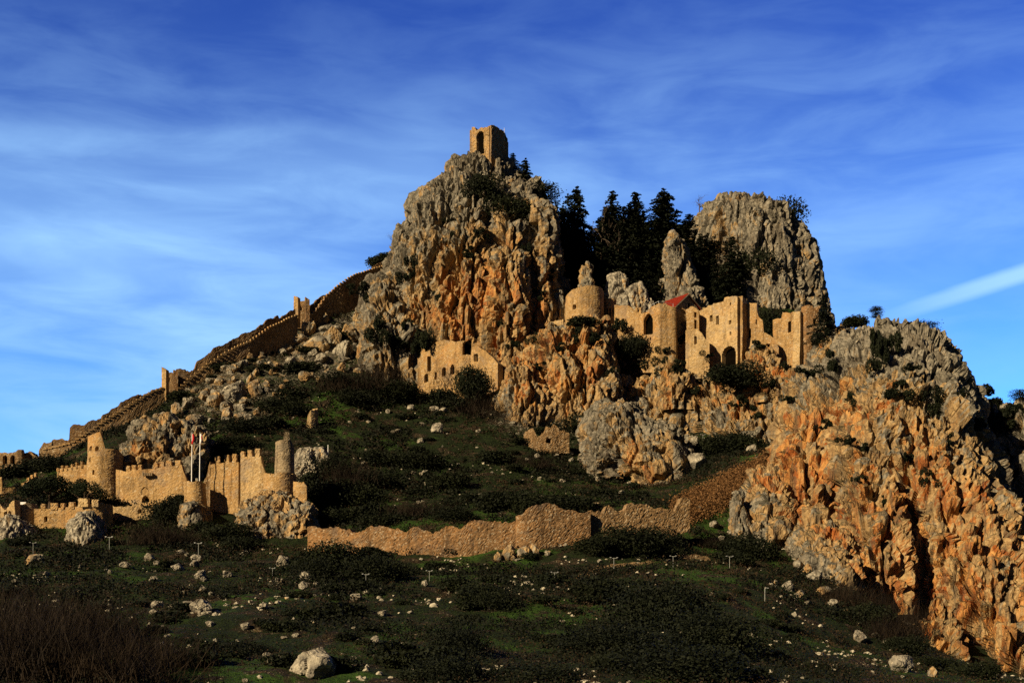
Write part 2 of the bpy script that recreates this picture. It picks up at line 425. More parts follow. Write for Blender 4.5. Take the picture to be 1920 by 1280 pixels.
CTRL_XYZ = [tuple(W(*c)) for c in CTRL] + [ # hidden or far ground, in metres
 (-115,330,38),(-80,340,52),(-50,362,75),(-30,385,95),(-200,330,25),(-160,420,20),(-100,450,25),(-40,470,50),
 (0,372,112),(-8,395,105),(12,340,86),(30,340,85),(48,340,85),(62,342,86),(15,355,100),(30,355,99),(48,355,100),(62,356,101),(15,370,112),(30,370,113),(50,370,115),(68,372,114),(45,330,80),(65,332,80),(85,335,78),(20,386,112),(45,386,113),(90,380,95),(30,400,100),(55,400,100),
 (110,345,60),(120,310,55),(135,330,50),(170,330,50),(110,400,40),(50,430,60),(150,420,20),(250,330,35),(230,230,10),
 (100,285,45),(120,280,50),(90,270,30),(-250,230,10),(-250,120,-6),(250,120,-8),(0,60,-4),(-60,60,-4),(60,60,-4),(0,30,-3.5),(0,0,-3),(-30,0,-3),(30,0,-3),
 (-300,300,0),(-10,330,75),(-25,335,72),(5,335,78),
]
CP = np.array(CTRL_XYZ, float)
def _solve():
    n = len(CP); d = np.sqrt(((CP[:, None, :2] - CP[None, :, :2]) ** 2).sum(-1) + 16.0)
    A = np.zeros((n + 3, n + 3)); A[:n, :n] = -d - np.eye(n) * -0.02; A[:n, n] = 1; A[:n, n + 1:] = CP[:, :2]; A[n:, :n] = A[:n, n:].T
    r = np.zeros(n + 3); r[:n] = CP[:, 2]
    return np.linalg.solve(A, r)
RBF = _solve()
def gz(x, y, rough=True):
    x = np.atleast_1d(np.asarray(x, float)); y = np.atleast_1d(np.asarray(y, float)); z = np.empty(len(x)); n = len(CP)
    for s in range(0, len(x), 20000):
        sl = slice(s, s + 20000)
        d = np.sqrt((x[sl, None] - CP[None, :, 0]) ** 2 + (y[sl, None] - CP[None, :, 1]) ** 2 + 16.0)
        z[sl] = -d @ RBF[:n] + RBF[n] + RBF[n + 1] * x[sl] + RBF[n + 2] * y[sl]
    far = np.clip((np.hypot(x, y - 200) - 260) / 260, 0, 1); far = far * far * (3 - 2 * far)
    z = z * (1 - far) + far * -25.0
    if rough:
        P = np.stack([x, y, np.zeros_like(x)], 1)
        z = z + .55 * fbm(P / 9.0, 3, 4) + .22 * fbm(P / 1.7, 5, 3)
    return z

def axis(segs):
    out = []
    for a, b, st in segs: out.append(np.arange(a, b, st))
    out.append([segs[-1][1]]); return np.concatenate(out)
gx = axis([(-3000, -400, 130), (-400, -140, 9), (-140, 140, .6), (140, 400, 9), (400, 3000, 130)])
gy = axis([(-1500, 0, 100), (0, 80, 4), (80, 330, .6), (330, 420, 1.2), (420, 560, 8), (560, 4000, 170)])
GX, GY = np.meshgrid(gx, gy); gzv = gz(GX.ravel(), GY.ravel())
V = np.stack([GX.ravel(), GY.ravel(), gzv], 1)
nx = len(gx); ii = (np.arange(len(gy) - 1)[:, None] * nx + np.arange(nx - 1)[None, :]).ravel()
Q = np.stack([ii, ii + 1, ii + nx + 1, ii + nx], 1)

# bare rock where the slope is steep and where the photo shows stony ground
h2 = gzv.reshape(GX.shape); sy_, sx_ = np.gradient(h2, gy, gx); slope = np.hypot(sx_, sy_).ravel()
STONY = [(975,730,302,9,.6),(930,700,306,8,.5),(590,660,322,14,.55),(640,640,330,10,.6),(470,740,296,12,.5),(420,720,304,10,.5),(380,760,290,9,.45),(520,690,312,12,.45),(600,620,330,8,.6),(1050,690,318,16,.7),(1200,690,325,20,.6),
 (1290,1060,208,6,.35),(1140,1090,168,7,.3),(1010,900,268,8,.25),(860,880,268,6,.2)]
rocky = np.clip((slope - .95) / .45, 0, 1) * np.where((V[:, 0] > 8) & (V[:, 0] < 66) & (V[:, 1] > 332) & (V[:, 1] < 380), .25, 1.0)
for a_, b_, c_, r_, v_ in STONY:
    q = W(a_, b_, c_); rocky = np.maximum(rocky, v_ * np.exp(-((V[:, 0] - q[0]) ** 2 + ((V[:, 1] - q[1]) / 1.6) ** 2) / r_ ** 2))
sel = np.where((rocky > .12) & (np.abs(V[:, 0]) < 140) & (V[:, 1] > 90) & (V[:, 1] < 420))[0]
V[sel, 2] += rock_disp(V[sel], 611, .55, 1.0, 1.0, (6.0, 2.8, 1.3)) * np.clip(rocky[sel] * 1.6, 0, 1)
gm, g, b = material('hillside_ground')
co = g.n('ShaderNodeTexCoord').outputs['Object']
big = g.noise(co, .055, 5, .6, .5); mid = g.noise(co, .30, 5, .62, .4); fin = g.noise(co, 1.7, 5, .7); spk = g.noise(co, 4.2, 3, .6)
gr = g.mix(g.ramp(fin, .32, .7), (.006, .010, .003), (.017, .028, .006))
lush = g.mix(g.ramp(fin, .3, .7), (.016, .038, .005), (.040, .085, .011))
so = g.mix(g.ramp(fin, .3, .7), (.013, .009, .005), (.036, .024, .012))
c = g.mix(g.ramp(big, .50, .58), gr, lush)
c = g.mix(g.ramp(mid, .49, .60), c, so)
c = g.mix(g.math('MULTIPLY', g.ramp(g.math('ADD', g.math('MULTIPLY', mid, .5), g.math('MULTIPLY', fin, .5)), .585, .65), .8), c, (.15, .10, .05))
c = g.mix(g.ramp(g.math('ADD', g.math('MULTIPLY', spk, .65), g.math('MULTIPLY', mid, .35)), .615, .65), c, (.34, .29, .20))
rk, rh = rock_color(g, co, -.02)
ra = g.n('ShaderNodeAttribute'); ra.attribute_name = 'rocky'
rm = g.ramp(g.math('ADD', ra.outputs['Fac'], g.math('MULTIPLY', g.math('SUBTRACT', fin, .5), 1.3)), .30, .44)
c = g.mix(rm, c, rk)
g.t.links.new(c, b.inputs['Base Color'])
bump(g, b, g.math('ADD', fin, g.math('MULTIPLY', spk, .5)), 1.0, .5)
ground = obj('ground', mesh('ground', V, Q, gm, True, {'rocky': rocky, 'ochre': np.zeros(len(V))}), kind='structure')

# ---------------------------------------------------------------- crags: stacked cross-sections with cracked limestone relief
OCHRE = [ # warm fresh rock: photo column, row, distance, radius m, amount
 (830,590,325,13,.55),(880,610,322,10,.6),(900,500,322,11,.35),(975,560,322,9,.45),(1010,520,325,10,.25),(700,690,318,6,.25),
 (1030,690,306,12,.55),(1090,670,306,11,.6),(1150,640,312,8,.4),(1060,740,306,10,.4),(960,710,303,8,.5),
 (1260,700,303,10,.3),(1340,720,300,12,.35),(1420,740,300,14,.45),(1480,660,305,9,.5),
 (1500,830,250,12,.65),(1530,900,240,13,.7),(1480,900,245,11,.6),(1560,960,235,10,.5),(1600,720,250,9,.4),(1650,800,245,10,.25),
 (1740,930,240,10,.6),(1780,1000,235,10,.6),(1620,1040,228,10,.45),(1700,1080,225,13,.7),(1650,1120,220,9,.55),(1760,1150,222,13,.65),(1850,1120,225,14,.55),(1880,1200,225,14,.7),(1800,880,250,9,.35),
 (1400,640,310,9,.3),(285,830,252,5,.8),(560,645,322,10,.3),(640,640,325,9,.35),(960,400,330,10,.18),
 (1690,640,270,14,-.55),(1600,650,275,10,-.4),(1720,760,262,13,-.5),(1640,780,255,9,-.3),(1560,760,270,9,-.3),(900,360,340,14,-.45),(820,400,340,12,-.5),(1400,420,360,18,-.4),(1450,500,360,14,-.3),(740,610,328,11,-.45),(1880,900,280,16,-.4),(1560,1010,232,8,-.3),
 (1720,1000,228,11,.3),(1640,1060,224,9,.3),(860,620,322,10,.35),
 (1200,880,272,7,.6),(1180,830,272,5,.35),(960,780,298,4,.5),
]
OB = np.array([[*W(a, b_, c_), r_, v_] for a, b_, c_, r_, v_ in OCHRE])
def ochre_at(P):
    o = np.zeros(len(P))
    for x, y, z, r, v in OB:
        o += v * np.exp(-(((P[:, 0] - x) / r) ** 2 + ((P[:, 1] - y) / (r * 1.8)) ** 2 + ((P[:, 2] - z) / (r * 1.2)) ** 2))
    return np.clip(o, -.6, 1)

def crag_geo(rows, seed, step=.45, k=1.0, p=2.6, vert=1.9, lump=1.0, broad=2.0, octs=(9.0, 3.6, 1.5), back=.4, sink=5.0):
    """rows: (photo row, left column, right column, distance of the middle, half depth m)"""
    rows = sorted(rows, key=lambda r: -r[0])
    A = np.array([[(HOR - r[0]) / F * r[3], (r[1] - 960) / F * r[3], (r[2] - 960) / F * r[3], r[3], r[4]] for r in rows])
    order = np.argsort(A[:, 0]); A = A[order]
    A = np.concatenate([A[:1] - np.array([[sink, 0, 0, 0, 0]]), A])
    zs = np.arange(A[0, 0], A[-1, 0], step * 1.05)
    xl, xr, yc, hd = (np.interp(zs, A[:, 0], A[:, i]) for i in (1, 2, 3, 4))
    def sm(a):
        n = 5; return np.convolve(np.pad(a, n, mode='edge'), np.ones(2 * n + 1) / (2 * n + 1), 'valid')
    yc, hd = sm(yc), sm(hd)
    # close the top with a low dome
    tw = (xr[-1] - xl[-1]) / 2; m = int(np.clip(max(tw, hd[-1]) / step, 4, 70)); th = np.linspace(0, math.pi / 2, m + 1)[1:-1]
    cx = (xl + xr) / 2; hw = (xr - xl) / 2
    hgt = min(1.2, .35 * tw)
    zs = np.concatenate([zs, zs[-1] + hgt * np.sin(th)]); cx = np.concatenate([cx, np.full(len(th), cx[-1])]); hw = np.concatenate([hw, hw[-1] * np.cos(th)])
    yc = np.concatenate([yc, np.full(len(th), yc[-1])]); hd = np.concatenate([hd, hd[-1] * np.cos(th)])
    a = np.linspace(0, 2 * math.pi, 4001)[:-1]
    ux = np.sign(np.cos(a)) * np.abs(np.cos(a)) ** (2 / p); uy = np.sign(np.sin(a)) * np.abs(np.sin(a)) ** (2 / p)
    MW, MH = hw.max(), hd.max()
    seg = np.hypot(np.diff(np.append(ux, ux[0])) * MW, np.diff(np.append(uy, uy[0])) * MH)
    seg = np.where(uy > .25, seg * back, seg)
    cum = np.concatenate([[0], np.cumsum(seg)]); n = int(cum[-1] / step)
    idx = np.interp(np.arange(n) / n * cum[-1], cum, np.arange(4001)).astype(int) % 4000
    ux, uy = ux[idx], uy[idx]
    X = cx[:, None] + hw[:, None] * ux[None]; Y = yc[:, None] + hd[:, None] * uy[None]; Z = np.repeat(zs[:, None], n, 1)
    P = np.stack([X, Y, Z], -1); m = len(zs)
    da = np.roll(P, -1, 1) - np.roll(P, 1, 1); dz = np.gradient(P, axis=0)
    N = np.cross(da, dz); N /= np.linalg.norm(N, axis=-1, keepdims=True) + 1e-9
    P = P.reshape(-1, 3); N = N.reshape(-1, 3)
    if broad: # buttresses and gullies running down the face
        Q_ = P / np.array([9.0, 9.0, 34.0]); P = P + N * (broad * fbm(Q_, seed + 50, 3))[:, None] * np.array([1, 1, .2])
    d = rock_disp(P, seed, k, vert, lump, octs)
    P = P + N * d[:, None]
    top = np.array([[cx[-1], yc[-1], P.reshape(m, n, 3)[-1, :, 2].mean() + .1]])
    i = np.arange(m - 1)[:, None] * n; j = np.arange(n)[None]; j2 = (j + 1) % n
    Qd = np.stack([i + j, i + j2, i + n + j2, i + n + j], -1).reshape(-1, 4)
    T = np.stack([(m - 1) * n + np.arange(n), (m - 1) * n + (np.arange(n) + 1) % n, np.full(n, m * n)], 1)
    return np.concatenate([P, top]), Qd, T

def crag(name, lofts, seed, mat='rock', label=None, cat=None, kind='structure', group=None, bias=0.0, **kw):
    Vs, Qs, Ts, o = [], [], [], 0
    for i, l in enumerate(lofts):
        kk = dict(kw); rows = l
        if isinstance(l, tuple) and isinstance(l[1], dict): rows, ex = l; kk.update(ex)
        v, q, t = crag_geo(rows, seed + i * 7, **kk); Vs.append(v); Qs.append(q + o); Ts.append(t + o); o += len(v)
    Vv = np.concatenate(Vs)
    oc = np.clip(ochre_at(Vv) + bias, -.6, 1)
    c = Vv.mean(0) if kind != 'structure' else np.zeros(3)
    if kind != 'structure': c[2] = Vv[:, 2].min()
    me = mesh(name, Vv - c, [np.concatenate(Qs), np.concatenate(Ts)], M[mat], False, {'ochre': oc})
    return obj(name, me, None, tuple(c), label, cat, group, kind if kind == 'structure' else None)

crag('peak_crag', [
 [(780,790,1000,344,24),(720,760,1020,345,25),(660,700,1045,345,26),(600,690,1056,347,26),(560,706,1056,348,25),(520,735,1045,349,24),(480,747,1042,350,22),(440,764,1036,350,20),(400,778,1020,350,18),(375,784,1002,350,15),(358,800,985,350,13),(338,840,968,350,11),(322,856,960,350,9),(312,876,954,349,7)],
 [(640,998,1042,330,6),(520,1000,1036,332,6),(430,988,1030,334,5.5),(400,982,1026,335,5),(391,992,1014,335,4)],
 [(720,800,925,327,9),(640,800,930,326,9),(500,832,925,330,9),(430,842,908,334,9),(372,850,902,338,7),(360,862,890,339,5)],
 [(690,905,1000,324,9),(600,905,1000,324,9),(500,915,990,329,9),(440,930,980,333,8),(410,940,970,335,6)],
 [(620,676,790,335,8),(560,704,780,339,8),(500,730,790,344,7),(460,748,800,347,6),(440,760,800,348,4)],
 [(590,740,830,328,9),(500,755,835,336,9),(430,775,850,341,8),(385,795,850,344,6)],
 [(430,912,968,338,5),(370,925,962,341,4.5),(345,932,953,342,3),(338,938,948,342,2)],
 [(420,958,1004,338,5),(372,966,998,341,4),(352,974,990,342,2.5)],
 [(360,828,866,347,5),(334,845,874,347,4.5),(314,856,880,347,3.5),(308,862,874,347,2.5)],
 ([(770,775,800,318,8),(735,700,796,321,10),(705,670,792,322,11),(670,666,790,324,11),(640,672,795,326,11),(600,686,780,331,11),(560,700,770,336,10),(530,728,770,341,8)],{'broad':1.6}),
], 21, k=1.0, vert=3.6)
crag('castle_cliff', [
 [(790,1030,1150,308,10),(750,1010,1165,311,12),(700,992,1162,314,13),(650,984,1156,317,13),(634,1020,1152,319,12),(620,1050,1140,321,9)],
 [(800,940,1040,304,9),(750,926,1050,306,10),(710,935,1030,308,9),(690,950,1010,309,7)],
 [(690,960,1060,318,9),(650,970,1060,322,9),(620,1010,1065,325,8)],
 [(860,1330,1640,296,12),(800,1296,1640,303,12),(762,1282,1630,308,12),(745,1278,1620,312,10),(730,1280,1600,316,8),(722,1292,1590,318,6)],
 [(790,1172,1350,311,9),(760,1160,1345,313,9),(742,1152,1340,315,8),(730,1150,1330,317,7),(722,1162,1320,318,5)],
 [(735,1225,1300,306,6),(708,1232,1296,308,4),(690,1240,1286,309,3)],
 [(730,1392,1480,306,9),(705,1395,1478,310,6),(676,1400,1470,313,5),(664,1415,1455,314,4)],
 [(735,1500,1600,304,8),(700,1512,1595,307,7),(640,1528,1590,311,6),(622,1540,1580,313,5)],
 [(780,1440,1540,301,8),(730,1465,1540,305,6),(705,1480,1520,307,5)],
], 87, k=.85, broad=1.3, vert=2.8, octs=(7.0, 3.0, 1.4))
crag('great_cliff', [
 ([(1330,1760,1960,236,26),(1270,1740,1950,238,28),(1230,1690,1940,241,29),(1150,1630,1920,247,30),(1090,1590,1900,251,30),(1040,1556,1880,254,30),(1000,1536,1860,257,30),(950,1492,1850,260,29),(900,1468,1840,263,29),(850,1453,1828,266,28),(800,1456,1815,270,27),(765,1474,1810,273,26),(722,1500,1802,276,24),(696,1530,1788,279,22),(670,1560,1766,281,19),(650,1574,1742,283,15),(640,1592,1704,284,11)],{'p':2.05}),
 ([(1100,1590,1700,226,8),(1000,1570,1690,232,9),(900,1560,1680,240,9),(800,1580,1690,248,9),(715,1605,1690,258,8),(690,1615,1680,264,5)],{'lump':1.2}),
 [(1000,1470,1560,240,7),(930,1462,1550,244,8),(860,1452,1560,250,8),(800,1470,1560,256,7)],
 [(1240,1690,1790,220,7),(1150,1690,1800,226,7),(1080,1700,1800,230,7),(1020,1715,1790,233,6)],
 [(1000,1726,1758,234,8),(900,1722,1760,240,8),(800,1730,1770,248,8),(720,1740,1775,256,7)],
 [(1340,1806,1840,226,9),(1200,1808,1838,232,9),(1060,1806,1834,239,9),(940,1800,1824,247,8),(840,1794,1814,255,7),(770,1790,1806,264,6)],
 [(1340,1856,1888,234,9),(1200,1856,1884,239,9),(1060,1850,1876,246,9),(940,1838,1860,254,8),(860,1826,1844,262,6)],
 [(1340,1900,1940,240,10),(1200,1902,1934,246,9),(1080,1900,1926,252,8),(960,1890,1910,260,7)],
 [(650,1572,1620,276,6),(628,1584,1612,278,4)],
], 141, k=1.0, broad=2.8, vert=2.8, octs=(7.5, 3.0, 1.35))
crag('right_shoulder', [
 [(1340,1830,2250,268,26),(1150,1830,2260,276,27),(1000,1830,2250,282,26),(900,1830,2240,286,25),(860,1838,2230,289,24),(815,1812,2220,291,20),(790,1826,2200,293,16),(776,1856,2190,294,11)],
 [(1300,1880,1990,250,8),(1100,1886,1990,258,9),(950,1890,1985,266,9),(830,1896,1980,274,8)],
], 203, k=1.0, broad=2.6, vert=2.8)
crag('back_crag', [
 [(640,1300,1552,362,18),(580,1300,1540,365,17),(540,1300,1539,367,17),(500,1300,1530,368,16),(470,1302,1522,368,16),(440,1306,1506,368,15),(420,1308,1484,368,14),(400,1312,1478,368,13),(400,1318,1468,368,11),(388,1314,1460,368,9)],
 [(600,1400,1470,350,6),(520,1392,1462,354,6),(450,1388,1450,357,6),(410,1385,1440,359,5)],
 [(600,1450,1500,352,5),(480,1452,1494,357,5),(400,1430,1474,361,5)],
], 251, k=.75, broad=1.6, vert=2.8)
crag('rock_pinnacle', [[(640,1235,1335,336,8),(585,1244,1322,340,7),(520,1249,1302,343,6),(470,1252,1284,344,4.5),(448,1256,1274,344,3.4)]], 301, k=.7, broad=.8, kind='thing',
     label='tall grey rock pinnacle standing in front of the dark conifers', cat='rock')
crag('rock_pinnacle', [[(600,1080,1132,329,5),(550,1086,1118,331,3.5),(520,1088,1108,332,2.6),(500,1090,1104,332,1.8)]], 311, k=.55, broad=.3, kind='thing', step=.3, octs=(4, 2.2, 1),
     label='small slender rock spire behind the round castle tower', cat='rock')
crag('rock_outcrop', [[(620,1135,1222,334,6),(570,1138,1216,336,5.5),(540,1140,1180,337,4.5),(520,1146,1172,337,3.5)],[(600,1175,1224,333,5),(550,1178,1216,335,4.5),(532,1186,1208,335,3)],[(570,1036,1060,330,3.5),(548,1038,1056,331,3)]], 321, 'boulder', k=.6, broad=.4, kind='thing', step=.35, octs=(5, 2.4, 1.1),
     label='lumpy pale rock outcrop above the castle walls, right of the round tower', cat='rock')
crag('rock_outcrop', [[(1030,455,520,227,5),(985,452,530,230,6),(955,458,540,232,6),(938,470,548,234,5),(930,490,540,235,4)],[(1000,500,590,230,6),(965,498,586,232,6),(945,510,570,233,5),(938,520,556,234,4)],[(1050,548,586,226,4),(1000,556,598,229,4),(965,560,594,231,3.5),(950,568,588,232,2.5)]], 331, 'boulder_tan', bias=.0, k=.66, broad=.8, kind='thing', step=.3, octs=(4.5, 2.2, 1.0), vert=1.35,
     label='craggy knobbly tan rock carrying the tall round ruined tower', cat='rock')
crag('rock_outcrop', [[(885,228,300,257,6),(840,232,304,259,7),(815,240,300,260,6),(800,252,290,261,4)],[(885,280,345,255,6),(840,272,352,257,6),(800,284,350,259,6),(787,298,338,260,4)],[(880,335,398,256,6),(840,330,396,258,6),(812,338,386,259,5),(802,350,374,260,3)],[(880,244,285,252,4),(850,240,285,253,4),(832,250,278,254,3)]], 341, 'rock', k=.75, broad=.9, kind='thing', step=.35, vert=1.2, octs=(6, 3, 1.3),
     label='large grey rock outcrop with an orange hollow, uphill of the D shaped tower', cat='rock')
crag('rock_outcrop', [[(930,1205,1262,274,6),(890,1150,1290,278,8),(850,1112,1284,281,9),(815,1092,1256,284,9),(785,1092,1220,286,8),(765,1112,1195,288,6)],[(860,1098,1160,279,5),(810,1095,1150,282,5),(780,1110,1140,284,4)],[(800,1225,1290,284,4),(815,1228,1295,283,4),(792,1240,1275,285,3)]], 351, 'rock', k=.8, broad=1.0, kind='thing', step=.35, vert=1.2, octs=(7, 3.2, 1.3),
     label='huge grey and orange rock mass lying alone on the grassy slope below the castle', cat='rock')
crag('rock_outcrop', [[(990,1375,1490,232,6),(940,1385,1482,238,7),(905,1392,1472,242,6),(888,1404,1455,244,4)],[(980,1368,1400,230,3.5),(940,1370,1394,232,3),(925,1374,1388,233,2)]], 361, 'rock', k=.62, broad=.8, kind='thing', step=.35, vert=1.6, octs=(5, 2.4, 1.1),
     label='dark mossy rock knoll beside the rust bracken at the foot of the great cliff', cat='rock')
crag('rock_outcrop', [[(1060,1480,1600,222,6),(1010,1470,1590,228,8),(975,1480,1560,232,6),(960,1495,1540,233,4)],[(1100,1500,1620,214,6),(1060,1500,1610,217,6),(1040,1520,1590,218,4)]], 371, 'rock', k=.62, broad=.8, kind='thing', step=.35, vert=1.4, octs=(5, 2.4, 1.1),
     label='low broken grey rock apron at the lower left foot of the great cliff', cat='rock')
crag('rock_outcrop', [[(1040,-20,72,220,5),(1005,-20,70,222,6),(985,-10,60,223,5),(976,5,45,223,3)]], 381, 'boulder', k=.6, broad=.4, kind='thing', step=.3, vert=1.1, octs=(4, 2, 1.),
     label='big grey rock under the building with paired arched windows at the left edge', cat='rock')
crag('rock_outcrop', [[(1030,128,205,218,4.5),(1000,132,200,220,5),(978,142,192,221,4),(968,152,184,221,3)]], 391, 'boulder', k=.6, broad=.4, kind='thing', step=.3, vert=1.1, octs=(4, 2, 1.),
     label='big grey rock beneath the crenellated turret of the outer wall', cat='rock')
crag('rock_outcrop', [[(1010,335,388,228,4),(975,338,390,230,4.5),(950,343,388,231,4)]], 401, 'rock', bias=.3, k=.4, broad=.3, kind='thing', step=.3, vert=1.3, octs=(3.5, 2, 1.),
     label='tan rock foot under the drum bastion with the flagpoles', cat='rock')
crag('rock_outcrop', [[(880,548,596,258,4),(856,552,594,260,4),(845,560,588,261,3)],[(880,580,618,259,4),(850,584,616,261,3.5),(842,590,610,262,2.5)]], 411, 'boulder', k=.55, broad=.4, kind='thing', step=.3, vert=.9, octs=(4, 2, 1.),
     label='pale grey slab of rock just right of the tall round ruined tower', cat='rock')
# ---------------------------------------------------------------- masonry
def poly_path(pts, ds):
    """pts: (column, distance, ...extras); returns sampled plan positions with extras interpolated in plan length"""
    xy = np.array([[(p[0] - 960) / F * p[1], p[1]] for p in pts]); seg = np.hypot(*np.diff(xy, axis=0).T)
    cum = np.concatenate([[0], np.cumsum(seg)])
    return xy, cum

def arch_shape(w, h, n=10, pointed=False, flat=False):
    """outline of an opening, anticlockwise, origin at its middle; returns list of (x, z)"""
    if flat: return [(-w / 2, -h / 2), (w / 2, -h / 2), (w / 2, h / 2), (-w / 2, h / 2)]
    r = w / 2; sp = h / 2 - (r * (1.35 if pointed else 1.0)); pts = [(-r, -h / 2), (r, -h / 2)]
    for i in range(n + 1):
        t = i / n
        if pointed:
            x = r * (1 - 2 * t); z = sp + r * 1.35 * (1 - abs(1 - 2 * t) ** 1.7)
        else:
            x = r * math.cos(math.pi * t); z = sp + r * math.sin(math.pi * t)
        pts.append((x, z))
    return pts

def inside(shape_w, shape_h, kind, dx, dz):
    r = shape_w / 2; ok = (np.abs(dx) <= r) & (dz >= -shape_h / 2)
    if kind == 'flat': return ok & (dz <= shape_h / 2)
    k = 1.35 if kind == 'pointed' else 1.0; sp = shape_h / 2 - r * k
    u = np.clip(np.abs(dx) / r, 0, 1)
    top = sp + (r * 1.35 * (1 - u ** 1.7) if kind == 'pointed' else r * np.sqrt(1 - u * u))
    return ok & (dz <= top)

def masonry(root, path, mat, thick=1.4, ds=.22, ragged=.35, seed=1, openings=(), closed=False, batter=0.0, rough=.055, name='wall', align='mid', label=None):
    """one solid stretch of masonry.  path: (x, y, z_bottom, z_top) in metres, the face is on the right-hand side when
    walking the path from left to right (towards the camera for walls given left to right).
    openings: (s, z, w, h, kind, depth)"""
    P = np.array(path, float)
    if closed: P = np.concatenate([P, P[:1]])
    seg = np.hypot(*np.diff(P[:, :2], axis=0).T); cum = np.concatenate([[0], np.cumsum(seg)])
    s = np.unique(np.concatenate([np.arange(0, cum[-1], ds), cum])); s = s[np.concatenate([[True], np.diff(s) > 1e-3])]
    if closed: s = s[:-1]
    x, y, zb, zt = (np.interp(s, cum, P[:, i]) for i in range(4))
    def nrm(sv):
        e = .35
        if closed:
            a_, b_ = (sv - e) % cum[-1], (sv + e) % cum[-1]
        else: a_, b_ = np.clip(sv - e, 0, cum[-1]), np.clip(sv + e, 0, cum[-1])
        tx = np.interp(b_, cum, P[:, 0]) - np.interp(a_, cum, P[:, 0]); ty = np.interp(b_, cum, P[:, 1]) - np.interp(a_, cum, P[:, 1])
        l = np.hypot(tx, ty) + 1e-9; return ty / l, -tx / l
    nxv, nyv = nrm(s)
    # broken, stepped coping
    q = np.stack([s / 1.7, np.full_like(s, seed * 3.1), s * 0], 1); q2 = np.stack([s / .55, np.full_like(s, seed * 5.7), s * 0], 1)
    rg = np.round(fbm(q, seed, 2) * 2.2) / 2.2 * ragged + .35 * ragged * vnoise(q2, seed + 3)
    ho = vnoise(np.stack([s / 3.1, np.full_like(s, seed * 2.3), s * 0], 1), seed + 21)
    zt = zt + rg - np.where(ho > .30, np.round((ho - .30) * 6) / 6 * 3.2 * ragged, 0)
    H = (zt - zb).max(); nr = max(4, int(H / ds)); t = np.linspace(0, 1, nr + 1)
    Z = zb[:, None] + (zt - zb)[:, None] * t[None]
    n = len(s)
    out = np.zeros((n, nr + 1))
    pts = np.stack([np.repeat(x[:, None], nr + 1, 1), np.repeat(y[:, None], nr + 1, 1), Z], -1).reshape(-1, 3)
    f1, f2, idv, tl = worley(pts / np.array([.55, .55, .38]), seed + 5)
    out = (rough * ((idv - .5) * 1.2 - .9 * np.exp(-((f2 - f1) / .16) ** 2)) + .14 * fbm(pts / 3.5, seed + 8, 3)).reshape(n, nr + 1)
    if batter: out = out + batter * (1 - t)[None] * (zt - zb)[:, None]
    S2 = np.repeat(s[:, None], nr + 1, 1)
    for (so, zo, w_, h_, kd, dep) in openings:
        d_ = S2 - so
        if closed: d_ = (d_ + cum[-1] / 2) % cum[-1] - cum[-1] / 2
        msk = inside(w_, h_, kd, d_, Z - zo); out = np.where(msk, -dep, out)
    if align == 'front': x, y = x - nxv * thick / 2, y - nyv * thick / 2
    off = out + thick / 2
    FX = x[:, None] + nxv[:, None] * off; FY = y[:, None] + nyv[:, None] * off
    front = np.stack([FX, FY, Z], -1)
    jit = rough * .8 * vnoise(np.stack([s / .8, s * 0 + seed, s * 0], 1), seed + 11)
    bx, by = x - nxv * (thick / 2 + jit), y - nyv * (thick / 2 + jit)
    nb = max(2, int(H / 1.2)); tb = np.linspace(1, 0, nb)
    back = np.stack([np.repeat(bx[:, None], nb, 1), np.repeat(by[:, None], nb, 1), zb[:, None] + (zt - zb)[:, None] * tb[None] - .12 * (tb == 1)], -1)
    ring = np.concatenate([front, back], 1); L = ring.shape[1]
    Vv = ring.reshape(-1, 3); rows = n if closed else n - 1
    i = np.arange(rows)[:, None]; j = np.arange(L)[None]; i2 = (i + 1) % n; j2 = (j + 1) % L
    Qd = np.stack([i * L + j, i2 * L + j, i2 * L + j2, i * L + j2], -1).reshape(-1, 4)
    tris = []
    if not closed:
        for e, fl in ((0, False), (n - 1, True)):
            c = ring[e].mean(0); ci = len(Vv); Vv = np.concatenate([Vv, c[None]])
            a_ = e * L + np.arange(L); b_ = e * L + (np.arange(L) + 1) % L
            tris.append(np.stack([b_, a_, np.full(L, ci)], 1) if fl else np.stack([a_, b_, np.full(L, ci)], 1))
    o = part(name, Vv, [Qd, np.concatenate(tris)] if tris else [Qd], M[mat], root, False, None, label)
    # near-black panel closing each opening, its colour stands in for inner shade
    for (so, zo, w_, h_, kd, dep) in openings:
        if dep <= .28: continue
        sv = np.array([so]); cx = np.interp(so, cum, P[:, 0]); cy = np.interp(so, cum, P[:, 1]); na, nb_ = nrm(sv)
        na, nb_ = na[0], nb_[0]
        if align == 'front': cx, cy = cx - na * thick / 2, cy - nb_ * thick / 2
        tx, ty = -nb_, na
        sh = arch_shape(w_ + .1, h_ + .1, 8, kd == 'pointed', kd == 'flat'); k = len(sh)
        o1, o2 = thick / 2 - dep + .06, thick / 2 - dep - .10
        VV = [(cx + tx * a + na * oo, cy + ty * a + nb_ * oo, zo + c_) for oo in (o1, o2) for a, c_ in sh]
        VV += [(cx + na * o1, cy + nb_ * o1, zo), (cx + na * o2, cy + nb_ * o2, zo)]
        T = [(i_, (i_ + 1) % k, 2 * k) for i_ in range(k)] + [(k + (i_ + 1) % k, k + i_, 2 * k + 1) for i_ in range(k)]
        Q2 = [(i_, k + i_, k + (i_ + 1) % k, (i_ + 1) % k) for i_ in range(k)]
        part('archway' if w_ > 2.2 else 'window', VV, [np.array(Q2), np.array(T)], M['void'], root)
    return o, P, cum

def px_path(pts):
    """(column, distance, row of top, row of bottom) -> metres"""
    return [((c - 960) / F * D, D, (HOR - b_) / F * D, (HOR - t_) / F * D) for c, D, t_, b_ in pts]

